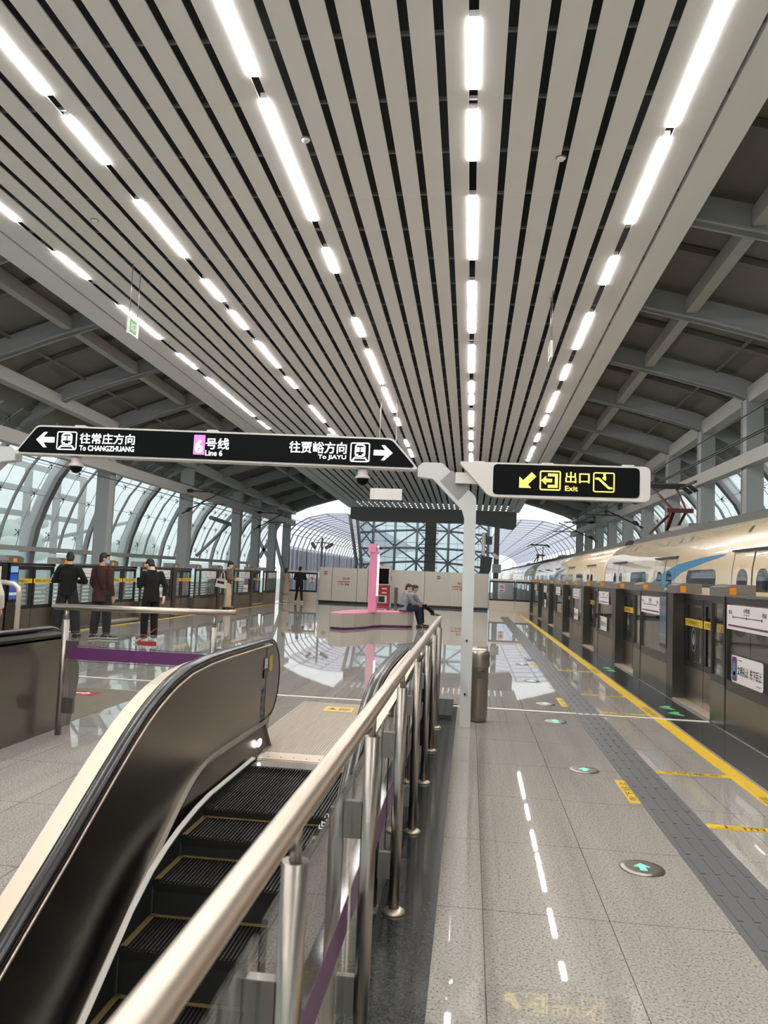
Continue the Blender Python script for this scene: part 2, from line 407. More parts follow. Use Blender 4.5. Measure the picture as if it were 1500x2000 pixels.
# ---- ceiling of long white slats
ROWS = {'A': -8.38, 'B': -5.8, 'C': -2.92, 'D': -.17, 'E': 2.47}
edges = []
xs = []
for a, b, n in (('A', 'B', 6), ('B', 'C', 7), ('C', 'D', 7), ('D', 'E', 6)):
    for k in range(n): xs.append(ROWS[a] + (ROWS[b] - ROWS[a]) * k / n)
xs.append(ROWS['E'])
spans = [(xs[i] + .055, xs[i + 1] - .055) for i in range(len(xs) - 1)]
spans += [(-8.93, -8.44), (-9.6, -8.99), (2.53, 2.97), (3.03, 3.5)]
Y0, Y1 = -24.0, 59.0
ce = MB()
def slat(x0, x1, h=.09):
    y = Y0
    while y < Y1:
        ye = min(y + 6.0, Y1)
        a, b = zc(y), zc(ye - .004)
        ce.add([(x0, y, a), (x1, y, a), (x1, ye - .004, b), (x0, ye - .004, b), (x0, y, a + h), (x1, y, a + h), (x1, ye - .004, b + h), (x0, ye - .004, b + h)],
               [(0, 3, 2, 1), (4, 5, 6, 7), (0, 1, 5, 4), (1, 2, 6, 5), (2, 3, 7, 6), (3, 0, 4, 7)])
        y = ye
for x0, x1 in spans: slat(x0, x1, .3 if (x0 < -9.5 or x1 > 3.45) else .022)
ce.build('ceiling', 'slat_white', kind='structure')
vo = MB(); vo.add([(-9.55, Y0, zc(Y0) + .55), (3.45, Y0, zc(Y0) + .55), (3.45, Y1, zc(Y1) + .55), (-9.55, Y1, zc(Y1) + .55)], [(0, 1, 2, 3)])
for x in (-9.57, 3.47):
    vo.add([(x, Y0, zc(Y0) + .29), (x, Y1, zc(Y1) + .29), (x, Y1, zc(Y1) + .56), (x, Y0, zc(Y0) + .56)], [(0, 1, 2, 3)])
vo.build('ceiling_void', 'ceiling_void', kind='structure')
ca = MB(); y = -3.6
while y < 58:
    ca.box(-9.5, 3.4, y - .02, y + .02, zc(y) + .06, zc(y) + .10); y += 1.2
ca.build('ceiling_carrier', 'carrier_grey', kind='structure')

# ---- roof deck above, one sheet each side and the middle
rd = MB(); us = [0, 2, 4, 6.65, 8.3, 10, 10.6, 11.4, 12.2]
for sgn in (-1, 1):
    g = [[(CX + sgn * u, y, zr(u, y) + (.62 if u < 11 else .5)) for u in us] for y in (-24, 20, 40, 60)]
    for i in range(3):
        for j in range(len(us) - 1):
            q = [g[i][j], g[i][j + 1], g[i + 1][j + 1], g[i + 1][j]]
            rd.add(q, [(0, 1, 2, 3)])
rd.build('roof', 'roof_deck', kind='structure')

# ---- arches: I-section ribs over the whole hall, each its own object
def arch(k, thin_left):
    y = 13.55 + 4.1 * k
    m = MB()
    for sgn in (-1, 1):
        U = [0, 2, 4, 6.65, 7.5, 8.3, 9.2, 10, 10.6, 11.4, 12, 12.6, 13.05, 13.4, 13.55, 13.65, 13.7]
        web, flb = [], []
        for j, u in enumerate(U):
            a, b = U[max(j - 1, 0)], U[min(j + 1, len(U) - 1)]
            t = Vector((b - a, 0, prof(b) - prof(a))).normalized(); n = Vector((-t.z, 0, t.x))
            thin = sgn < 0 and thin_left and u > 10.7
            h = .48 if u < 10.7 else (.2 if thin else .46); w = .10 if u < 10.7 else (.07 if thin else .15)
            fw = .16 if u < 10.7 else (.07 if thin else .15)
            x = CX + sgn * u; p = Vector((x, y + yskew(x), zr(u, y))); nn = Vector((sgn * n.x, 0, n.z))
            q = p + nn * h
            web.append([p + V(0, -w, 0), p + V(0, w, 0), q + V(0, w, 0), q + V(0, -w, 0)])
            p2 = p + nn * .035
            flb.append([p + V(0, -fw, 0), p + V(0, fw, 0), p2 + V(0, fw, 0), p2 + V(0, -fw, 0)])
        m.loft(web, smooth=False); m.loft(flb, smooth=False)
    m.build('beam_arch', 'arch_grey', kind='structure')
for k in range(-3, 11): arch(k, k % 2 == 0)
# ---- columns
def column(x, y, w, ztop):
    m = MB(); t = .035; h = w / 2
    m.box(x - h, x + h, y - h, y - h + t, -1.1, ztop).box(x - h, x + h, y + h - t, y + h, -1.1, ztop)
    m.box(x - h + .03, x - h + .03 + t, y - h + t, y + h - t, -1.1, ztop).box(x + h - .03 - t, x + h - .03, y - h + t, y + h - t, -1.1, ztop)
    m.build('column', 'arch_grey', kind='structure')
for k in range(-1, 11):
    y = 13.55 + 4.1 * k
    if k % 2 or k > 7: column(-13.75, y + yskew(-13.75), .5, zr(10.6, y) - .02)
    if k >= 0: column(7.4, y + yskew(7.4), .44, zr(10.4, y) + .05)
# ---- beams along the hall
def lbeam(x, z0, z1, w, y0=-6, y1=57, fall=0.0, name='beam_long', m='beam_grey'):
    b = MB(); ys = [y0, 20, 40, y1]
    b.loft([[(x - w / 2, y, z0 - fall * (y - 20)), (x + w / 2, y, z0 - fall * (y - 20)), (x + w / 2, y, z1 - fall * (y - 20)), (x - w / 2, y, z1 - fall * (y - 20))] for y in ys], smooth=False)
    b.build(name, m, kind='structure')
lbeam(-13.45, 4.92, 5.32, .3); lbeam(7.25, 4.85, 5.2, .3, y0=18)
lbeam(CX - 10.45, 6.62, 7.0, .34, fall=.0225); lbeam(CX + 10.45, 6.62, 7.05, .34, fall=.0225)
lbeam(-16.62, 1.88, 2.06, .24); lbeam(10.5, 1.88, 2.06, .24)
# purlins run from arch to arch, each its own piece
for k in range(-2, 10):
    y = 13.55 + 4.1 * k
    for u, z0, h, w in ((7.75, .10, .32, .24), (9.5, .44, .08, .05)):
        for sgn in (-1, 1):
            x = CX + sgn * u; ys = y + yskew(x)
            a, b = zr(u, ys), zr(u, ys + 4.1)
            m = MB(); m.loft([[(x - w / 2, yy, zz + z0), (x + w / 2, yy, zz + z0), (x + w / 2, yy, zz + z0 + h), (x - w / 2, yy, zz + z0 + h)] for yy, zz in ((ys + .1, a), (ys + 4.0, b))], smooth=False)
            m.build('beam_purlin', 'beam_grey' if u < 8 else 'rafter_dark', kind='structure')
    # light rafter midway between two arches, close under the deck
    for sgn in (-1, 1):
        m = MB(); ring = []
        for u in (6.8, 8.3, 10, 10.5):
            x = CX + sgn * u; yy = y + 2.05 + yskew(x); z = zr(u, yy) + .46
            ring.append([(x, yy - .11, z), (x, yy + .11, z), (x, yy + .11, z + .14), (x, yy - .11, z + .14)])
        m.loft(ring, smooth=False); m.build('beam_rafter', 'rafter_dark', kind='structure')

# ---- curved glass side walls, one window per bay
def facade(sgn, k, num):
    y = 13.55 + 4.1 * k
    U = [11.1, 11.4, 12, 12.6, 13.05, 13.4, 13.55]
    XX = lambda u: CX + sgn * (u + .18)
    sk = yskew(CX + sgn * 13)
    g = MB(); bars = MB(); fit = MB()
    grid = [[(XX(u), y + sk + q, zr(u, y)) for u in U] for q in (.08, 2.05, 4.02)]
    for i in range(2):
        for j in range(len(U) - 1): g.add([grid[i][j], grid[i][j + 1], grid[i + 1][j + 1], grid[i + 1][j]], [(0, 1, 2, 3)])
    w = g.build('window_%d' % num, 'facade_glass', kind='structure')
    for q in (1.03, 3.08):
        bars.tube([(XX(u) - sgn * .12, y + sk + q, zr(u, y)) for u in U], .012, n=6)
        for u in (11.5, 12.35, 12.95, 13.45):
            x, z = XX(u) - sgn * .07, zr(u, y)
            fit.ball((x, y + sk + q, z), .035, n=6, m=4)
            for da in (-1, 1):
                for db in (-1, 1):
                    e = (x + sgn * .05, y + sk + q + .10 * da, z + .09 * db)
                    fit.tube([(x, y + sk + q, z), e], .012, n=5); fit.ball(e, .026, n=6, m=4)
    for u in (12.35, 12.95): bars.tube([(XX(u), y + sk + .08, zr(u, y)), (XX(u), y + sk + 4.02, zr(u, y))], .010, n=5)
    if k % 2 or True:   # slim upright mullion in the middle of the bay
        bars.loft([[(XX(u) - sgn * .1, y + sk + 2.0, zr(u, y)), (XX(u) - sgn * .1, y + sk + 2.1, zr(u, y)), (XX(u) - sgn * .02, y + sk + 2.1, zr(u, y)), (XX(u) - sgn * .02, y + sk + 2.0, zr(u, y))] for u in U], smooth=False)
    bars.build('window_mullion', 'arch_grey', parent=w); fit.build('window_fitting', 'wire_dark', parent=w)
    # lower clear strip under the sill
    x = CX + sgn * 13.72
    lo = MB().box(x - .01, x + .01, y + sk + .1, y + sk + 4.0, .55, 1.84)
    lo.build('window_lower', 'facade_glass', parent=w)
    lv = MB()
    for z in [(-1.1 + .16 * i) for i in range(11)]: lv.box(x - .02, x + .06, y + sk + .05, y + sk + 4.05, z, z + .11)
    lv.build('window_louvre', 'louvre_white', parent=w)
n = 0
for k in range(-1, 11):
    n += 1; facade(-1, k, n)
for k in range(0, 11):
    n += 1; facade(1, k, n)

# ---- trees beyond the left glass
def tree(x, y, h, r, label):
    t = thing('tree', label, 'tree', (x, y, -1.3), 'trees beyond the glass side wall')
    rnd = random.Random(int(x * 10 + y)); m = MB()
    for i in range(26):
        a, rr = rnd.uniform(0, 2 * PI), r * math.sqrt(rnd.random()); zz = -1.3 + h * rnd.uniform(.42, 1.0)
        q = r * rnd.uniform(.28, .5) * (1.25 - .6 * (zz + 1.3) / h)
        m.ball((x + rr * math.cos(a) * .8, y + rr * math.sin(a) * .8, zz), q, q, q * .8, n=9, m=6)
    m.build('crown', 'tree_leaf_hazed', t)
    MB().tube([(x, y, -1.3), (x + .1, y, -1.3 + h * .3), (x, y + .1, -1.3 + h * .65)], [.28, .2, .12], n=8).build('trunk', 'trunk_brown', t)
for i, (x, y, h, r) in enumerate([(-38, 44, 5.6, 3.0), (-40, 53, 6.4, 3.2), (-46, 74, 7, 3.6), (-44, 96, 6.6, 3.6)]):
    tree(x, y, h, r, 'haze-paled green leafy tree seen through the curved glass wall, %s from the camera' % ORD[i])
# ---- outside canopy seen through the near bays
cp_ = thing('outer_canopy', 'dark framed grey canopy panels outside the curved glass near the picture edge', 'canopy', (-18, 24, -1.3))
fr_ = MB()
for z in (3.3, 4.3, 5.3): fr_.box(-18.3, -18.1, 16, 34, z, z + .22)
for y in np.arange(16, 35, 2.25): fr_.box(-18.35, -18.1, y, y + .2, -1.3, 5.5)
fr_.build('frame', 'dark_beam', cp_)
MB().bar((-18.2, 31, 2.4), (-18.2, 40, 3.9), .14, .14).bar((-18.2, 17, 2.2), (-18.2, 27, 3.4), .14, .14).build('brace', 'dark_beam', cp_)

# ---- noise barrier vaults over both tracks beyond the hall
def vault(sgn, label):
    y0, y1 = 61.0, 150.0
    xo = -15.2 if sgn < 0 else 9.0; xi = -9.35 if sgn < 0 else 2.2
    d = 1 if sgn < 0 else -1                                   # from the outer wall towards the inner side
    P = [(xo, -1.2), (xo, 2.2), (xo, 3.6), (xo + d * .35, 4.6), (xo + d * 1.0, 5.35), (xo + d * 2.0, 5.9), (xo + d * 3.5, 6.25), (xo + d * 5.2, 6.3), (xi, 6.1)]
    t = thing('noise_barrier', label, 'noise barrier', ((xo + xi) / 2, y0, -1.2), 'noise barrier vaults over the tracks')
    rib = MB(); y = y0
    while y < y1:
        rib.loft([[(x, y, z), (x, y + .2, z), (x + d * .05, y + .2, z - .03), (x + d * .05, y, z - .03)] for x, z in P], smooth=False); y += 3.0 if sgn > 0 else 1.8
    rib.build('rib_frame', 'barrier_rib' if sgn > 0 else 'barrier_rib_dark', t)
    pur = MB()
    for x, z in P[2:]: pur.box(x - .03, x + .03, y0, y1, z - .08, z - .03)
    pur.build('purlin_frame', 'barrier_rib', t)
    sh = MB()
    lo = 4 if sgn < 0 else 3
    for (xa, za), (xb, zb) in zip(P[lo:], P[lo + 1:]): sh.add([(xa, y0, za), (xb, y0, zb), (xb, y1, zb), (xa, y1, za)], [(0, 1, 2, 3)])
    sh.build('roof_sheet', 'barrier_sheet', t)
    wl = MB(); y = y0
    while y < y1:
        for z0, z1 in ((-1.2, .9), (1.5, 3.35)): wl.box(xo - .08, xo - .02, y + .2, y + 1.4, z0, z1)
        y += 1.5
    wl.build('wall_panel', 'barrier_wall', t)
    bars = MB(); y = y0
    while y < y1 - 40:
        bars.box(xo - .01, xo + .05, y, y + .09, -1.0, 3.5); y += .5
    bars.build('bar_lattice', 'barrier_rib', t)
vault(-1, 'grey ribbed noise barrier vault over the empty track beyond the hall')
vault(1, 'pale translucent noise barrier vault over the train beyond the hall')

# ---- glazed end wall with its white trusses, between the two vaults
ew = thing('end_screen', 'pale blue glazed end wall braced by crossing grey trusses', 'glass wall', (-3.4, 62, -1.2))
g = MB(); xs2 = [-9.1, -7.5, -5.8, -3.9, -2, 0, 1.6]
bow = lambda x: 61.8 + 2.2 * (1 - ((x + 3.7) / 5.4) ** 2)
for a, b in zip(xs2, xs2[1:]): g.add([(a, bow(a), -1.2), (b, bow(b), -1.2), (b, bow(b), 6.6), (a, bow(a), 6.6)], [(0, 1, 2, 3)])
g.build('glass', 'end_glass', ew)
tr = MB(); rnd = random.Random(4)
for x in (-8.0, -6.3, -4.5, -1.9, -.1, 1.3): tr.tube([(x, bow(x) - .5, -1.2), (x, bow(x) - .5, 6.6)], .10, n=6)
NX = [-9.0, -8.0, -6.3, -4.5, -3.2, -1.9, -.1, 1.3]
for i, z in enumerate((.9, 2.3, 3.6, 4.9, 6.0)):
    q = [(x, bow(x) - .5, z + .45 * math.cos((x + 3.5) / 5.2 * PI / 2) * (1 if i != 2 else .6)) for x in [-9.0 + .6 * j for j in range(18)]]
    tr.tube(q, .09, n=6)
for i, (za, zb) in enumerate(((1.2, 2.7), (2.7, 3.9), (3.9, 5.3), (5.3, 6.3))):
    for j in range(len(NX) - 1):
        a, b = NX[j], NX[j + 1]
        if (i + j) % 2: za_, zb_ = zb, za
        else: za_, zb_ = za, zb
        tr.tube([(a, bow(a) - .5, za_), (b, bow(b) - .5, zb_)], .065, n=6)
        if (i * 3 + j) % 3 == 0: tr.tube([(a, bow(a) - .4, zb_), (b, bow(b) - .4, za_)], .06, n=6)
tr.build('truss_lattice', 'truss_grey', ew)
fs = MB()
for a, b in zip(xs2, xs2[1:]):
    for z in (.4, 1.7, 3.0, 4.3, 5.6): fs.tube([(a, bow(a) - .03, z), (b, bow(b) - .03, z)], .018, n=5)
for x in np.arange(-8.8, 1.5, .85): fs.tube([(x, bow(x) - .03, -1.2), (x, bow(x) - .03, 6.6)], .014, n=5)
fs.build('pane_frame', 'truss_grey', ew)
MB().box(-3.65, -2.8, 60.2, 60.9, -1.2, 6.4).build('column', 'dark_beam', kind='structure')
lad = MB()
for z in np.arange(.4, 6.2, .45): lad.box(-3.95, -2.6, 60.12, 60.18, z, z + .05)
tag(lad.build('ladder', 'carrier_grey'), 'grey rungs fixed up the dark column in front of the end glass', 'ladder')
MB().box(1.75, 2.15, 60.8, 61.2, -1.2, 6.4).build('column', 'dark_beam', kind='structure')
for x in (-9.3, -8.9): MB().tube([(x, 60.8, -1.2), (x + .2, 60.8, 2.5), (x - .5 if x < -9 else x - .3, 60.8, 6.2)], .14, n=8).build('column', 'arch_grey', kind='structure')
eb = MB().prism([(-9.4, 6.75), (-9.4, 5.8), (-8.6, 5.62), (.2, 5.72), (3.1, 5.35), (3.3, 5.6), (3.3, 6.7)], 1.0, 'y', 58.6); eb.build('beam_end', 'dark_beam', kind='structure')
# K bracing at the last arch on both sides
for sgn in (-1, 1):
    y = 13.55 + 41 + yskew(CX + sgn * 11)
    for a, b in (((10.6, 6.2), (12.6, 2.4)), ((12.9, 4.0), (11.4, 1.6)), ((10.6, 1.0), (11.8, 4.9))):
        MB().bar((CX + sgn * a[0], y - .3, a[1]), (CX + sgn * b[0], y - .3, b[1]), .22, .22, (0, 1, 0)).build('beam_brace', 'arch_grey', kind='structure')
for k in (8,):
    y = 13.55 + 4.1 * k + yskew(-15)
    MB().tube([(-16.3, y - 3.6, 2.2), (-15.2, y - 1.2, 4.3)], .1, n=8).build('beam_brace', 'arch_grey', kind='structure')
    MB().tube([(-15.5, y - 3.8, 4.5), (-15.1, y + .1, 4.25)], .13, n=8).build('beam_brace', 'arch_grey', kind='structure')

# ---- cream partition across the far end of the platform
def partition(x0, x1, seams, label, prints, y=39.0, top=1.82):
    t = thing('partition', label, 'partition', ((x0 + x1) / 2, y, 0), 'cream partitions at the platform end')
    b = [x0] + seams + [x1]
    for a, c in zip(b, b[1:]): MB().box(a + .012, c - .012, y, y + .25, .12, top).build('panel', 'cream_panel', t)
    MB().box(x0 + .02, x1 - .02, y + .05, y + .25, 0.002, .12).build('plinth', 'frame_black', t)
    for px, kind in prints:
        if kind == 'alarm':
            MB().box(px - .07, px + .07, y - .04, y, top - .34, top - .2).build('call_point', 'red_print', t)
            MB().rrect((px, y - .041, top - .27), XA, ZA, -.04, -.03, .04, .02, .01).build('call_button', 'paper_white', t)
        else:
            m = MB().text('消火栓', (px, y - .002, 0), XA, ZA, -.05, 1.20, .32, 1.34, .02); m.box(px - .3, px + .33, y - .005, y - .001, 1.09, 1.13)
            m.text('119', (px, y - .002, 0), XA, ZA, -.28, .92, .0, 1.03, .02).text('报警', (px, y - .002, 0), XA, ZA, .06, .92, .3, 1.03, .02)
            m.build('fire_lettering', 'red_print', t)
partition(-7.72, -4.75, [-7.05, -5.75, -5.2], 'cream partition with red hydrant lettering, beside the two people at the far fence', [(-7.38, 'alarm'), (-6.45, 'hyd')])
partition(-4.0, .92, [-2.3, -1.0, -.15], 'long cream partition behind the two seated men', [(-1.6, 'alarm'), (-.6, 'hyd')])

# ---- end fences with "no leaning" plates
def end_fence(x0, x1, sign, label, y=38.6):
    t = thing('end_fence', label, 'fence', ((x0 + x1) / 2, y, 0), 'glazed steel fences at the platform end')
    MB().box(x0, x1, y, y + .1, .004, .52).build('kick_plate', 'steel_satin', t)
    fr = MB(); zt = 1.5
    fr.box(x0, x1, y - .01, y + .1, .52, .6).box(x0, x1, y - .01, y + .1, zt - .08, zt)
    n = max(1, round((x1 - x0) / 1.2))
    for i in range(n + 1):
        x = x0 + (x1 - x0) * i / n; fr.box(max(x0, x - .05), min(x1, x + .05), y - .01, y + .1, .6, zt - .08)
    fr.build('frame', 'frame_black', t)
    MB().box(x0 + .05, x1 - .05, y + .04, y + .05, .6, zt - .08).build('glass', 'door_glass', t)
    MB().box(x0, x1, y - .03, y + .12, zt, zt + .1).build('top_cap', 'steel_satin', t)
    if sign is not None:
        pl = MB().rrect((sign, y - .012, 0), XA, ZA, -.14, .98, .14, 1.34, .02); p = pl.build('notice', 'paper_white', t)
        q = MB(); c = [(.1 * math.cos(a), 1.2 + .1 * math.sin(a)) for a in [2 * PI * i / 20 for i in range(20)]]
        o = V(sign, y - .016, 0)
        inner = [(.075 * math.cos(a), 1.2 + .075 * math.sin(a)) for a in [2 * PI * i / 20 for i in range(20)]]
        vs = [o + XA * a + ZA * b for a, b in c] + [o + XA * a + ZA * b for a, b in inner]
        q.add(vs, [(i, (i + 1) % 20, 20 + (i + 1) % 20, 20 + i) for i in range(20)])
        q.flat([(-.07, 1.26), (-.055, 1.275), (.07, 1.14), (.055, 1.125)], o, XA, ZA)
        q.flat([(-.09, 1.0), (.09, 1.0), (.09, 1.05), (-.09, 1.05)], o, XA, ZA)
        q.build('prohibition_mark', 'red_print', p)
        MB().flat([(-.02, 1.16), (.03, 1.16), (.03, 1.25), (-.02, 1.25)], o + V(0, -.002, 0), XA, ZA).build('figure_mark', 'ink', p)
end_fence(-9.42, -7.74, -8.0, 'glazed steel end fence with the man in black leaning by it')
end_fence(.95, 2.2, 1.55, 'glazed steel end fence between the cream partition and the train side doors')
end_fence(2.22, 3.0, None, 'narrow glazed steel end fence closest to the train')

# ---- camera poles behind the partition
def camera_pole(x, y, h, label, box):
    t = thing('camera_pole', label, 'camera pole', (x, y, -1.2))
    MB().tube([(x, y, -1.2), (x, y, h)], .055 if not box else .09, n=10).build('pole', 'carrier_grey' if not box else 'paper_white', t)
    ar = MB().tube([(x - .4, y, h - .28), (x + .4, y, h - .28)], .03, n=6) if not box else MB().tube([(x, y, h - 1.0), (x + .6, y, h - 1.1)], .03, n=6)
    ar.build('arm', 'carrier_grey', t)
    for dx, s in ((-.45, -1), (.42, 1)) if not box else ((.62, 1),):
        c = V(x + dx, y - .1, h - .45 if not box else h - 1.2); d = V(-.25 * s if not box else .2, -.45, -.22)
        MB().tube([c - d * .5, c + d * .5], .1, n=10).build('camera_housing', 'carrier_grey' if not box else 'paper_white', t)
    if box:
        MB().box(x + .1, x + .45, y - .2, y + .1, h - .62, h - .2).build('signal_head', 'frame_black', t)
        MB().prism([(x - .16, h - 2.2), (x - .12, h - 1.2), (x + .5, h - 1.3), (x + .4, h - 2.0), (x + .2, h - 2.4)], .2, 'y', y - .22).build('loudspeaker', 'frame_black', t)
        MB().box(x + .5, x + .95, y - .2, y + .1, h - 2.1, h - 1.65).build('junction_box', 'dark_beam', t)
        MB().cyl((x, y), .095, h - 2.15, h - 1.75, 12).build('red_sleeve', 'red_print', t)
camera_pole(-8.25, 42, 3.45, 'grey pole with two tilted tube cameras behind the far fence', False)
camera_pole(.62, 41, 4.0, 'pale pole with black signal head and loudspeaker above the cream partition', True)

# ---- overhead line: wires and brackets
for i, (x, z, s) in enumerate(((-11.75, 4.3, 'contact wire low over the empty track'), (-11.75, 5.0, 'upper catenary wire over the empty track'),
                               (4.95, 4.35, 'contact wire low over the train roof'), (5.15, 4.9, 'upper catenary wire over the train'), (5.0, 4.42, 'second contact wire close above the train roof'))):
    pts = [(x, y, z + (.10 * math.cos(y / 12.5) if 'upper' in s else 0)) for y in range(-6, 140, 4)]
    tag(MB().tube(pts, .016, n=5).build('overhead_wire', 'wire_dark'), 'thin dark ' + s, 'wire', 'overhead line wires')
for sgn, ys in ((-1, (34.5, 46.5)), (1, (33.5, 45.5))):
    for j, y in enumerate(ys):
        xc, xw = (-13.5, -11.75) if sgn < 0 else (7.2, 5.0)
        t = thing('catenary_bracket', 'dark insulated bracket holding the overhead wires over the %s, %s from the camera' % ('empty track' if sgn < 0 else 'train', ORD[j]), 'bracket', (xc, y, 4.6), 'catenary brackets')
        MB().tube([(xc, y, 5.1), (xw - sgn * -.3, y, 5.05)], .03, n=6).tube([(xc, y, 4.0), (xw, y, 5.0)], .03, n=6).tube([(xw + sgn * 1.2, y, 4.5), (xw - sgn * .3, y, 4.5)], .022, n=6).build('arm_frame', 'wire_dark', t)
        MB().tube([(xc - sgn * .2, y, 5.09), (xc - sgn * .35, y, 5.09), (xc - sgn * .5, y, 5.08)], [.05, .1, .05], n=8).build('insulator', 'wire_dark', t)
        MB().tube([(xc - sgn * .2, y, 4.12), (xc - sgn * .32, y, 4.2), (xc - sgn * .44, y, 4.27)], [.05, .1, .05], n=8).build('insulator', 'wire_dark', t)

# ================================================================== THINGS
# ---- linear ceiling lights, one object each
LIGHTS = {'E': [(5.2, 7.6), (7.85, 10.2), (10.45, 12.93), (14.2, 15.5), (17.1, 19.65), (21, 22.5), (23.8, 26.5), (27, 28.7), (30.1, 31.6), (32.7, 36.2)],
 'D': [(5, 7.6), (8.1, 9.3), (9.74, 10.92), (11.95, 14.3), (15.35, 16.55), (16.7, 18.45), (19.4, 21.85), (22.8, 24.1), (24.35, 25.6), (26.55, 29), (29.85, 31.45), (32.3, 33.95), (34.7, 37.1)],
 'C': [(4.6, 7.0), (7.1, 8.93), (9.4, 12.7), (13.8, 14.9), (17.5, 18.8), (19.85, 23.2), (23.65, 26.9), (27.8, 29.1), (31.95, 33.3), (34.05, 35.9)],
 'B': [(4.6, 6.4), (7.0, 9.16), (9.64, 10.83), (11.95, 14.15), (15.25, 16.45), (17.05, 18.3), (19.25, 21.6), (22.6, 23.85), (26.2, 28.8), (30, 31.2), (32.6, 34.4)],
 'A': [(5.0, 7.2), (8.6, 9.8), (10.6, 12.62), (13.9, 15.2), (16.75, 19.1), (20.4, 21.8), (22.8, 25.4), (25.6, 28), (28.85, 30.25), (31.6, 33.6)]}
ROWTXT = {'E': 'row nearest the train', 'D': 'row over the grey post', 'C': 'middle ceiling row', 'B': 'row next to the edge row', 'A': 'edge row over the queue'}
for row, segs in LIGHTS.items():
    x = ROWS[row]
    for i, (a, b) in enumerate(segs):
        za, zb = zc(a), zc(b)
        t = thing('ceiling_light', 'white linear light, %s from the camera in the %s' % (ORD[i], ROWTXT[row]), 'light', (x, a, za), 'linear lights between the ceiling slats')
        w = .053
        def box(m, w, d0, d1):
            m.add([(x - w, a, za + d0), (x + w, a, za + d0), (x + w, b, zb + d0), (x - w, b, zb + d0), (x - w, a, za + d1), (x + w, a, za + d1), (x + w, b, zb + d1), (x - w, b, zb + d1)],
                  [(0, 3, 2, 1), (4, 5, 6, 7), (0, 1, 5, 4), (1, 2, 6, 5), (2, 3, 7, 6), (3, 0, 4, 7)])
        m = MB(); box(m, w, .02, .1); m.build('housing', 'slat_white', t)
        m = MB()
        m.prism([(-w, a), (w, a), (w, b), (-w, b)], .0, 'z', 0) if False else box(m, w, -.012, .018); m.build('diffuser', 'led', t)

# ---- escalator
def zh(y):
    P = [(-3, -3.63), (3.14, .05), (3.53, .277), (3.82, .455), (4.1, .622), (4.33, .742), (4.54, .83), (4.76, .892), (5.02, .94), (5.4, .962), (5.8, .967), (6.2, .965), (9, .95)]
    for (a, b), (c, d) in zip(P, P[1:]):
        if y <= c: return b + (d - b) * (y - a) / (c - a)
def zt(y):
    P = [(-3, -4.78), (3.82, -.59), (4.1, -.42), (4.33, -.275), (4.64, -.105), (4.84, .01), (5.0, .095), (5.2, .175), (5.5, .225), (6.95, .215)]
    for (a, b), (c, d) in zip(P, P[1:]):
        if y <= c: return b + (d - b) * (y - a) / (c - a)
    return .25
XM = -1.22
esc = thing('escalator', 'steel sided escalator with dark steps going down beside the near handrail', 'escalator', (XM, 6.45, 0))
YS = [-1.5, 1, 2, 3.12, 3.3, 3.5, 3.7, 3.94, 4.15, 4.33, 4.48, 4.62, 4.76, 4.9, 5.02, 5.15, 5.28, 5.4, 5.55, 5.7, 5.9, 6.1, 6.5, 6.8, 7.1]
NW = [(7.1 + .37 * math.sin(a), .58 + .37 * math.cos(a)) for a in [PI * i / 12 for i in range(1, 12)]]      # newel end
def mx(x, s): return x if s < 0 else 2 * XM - x
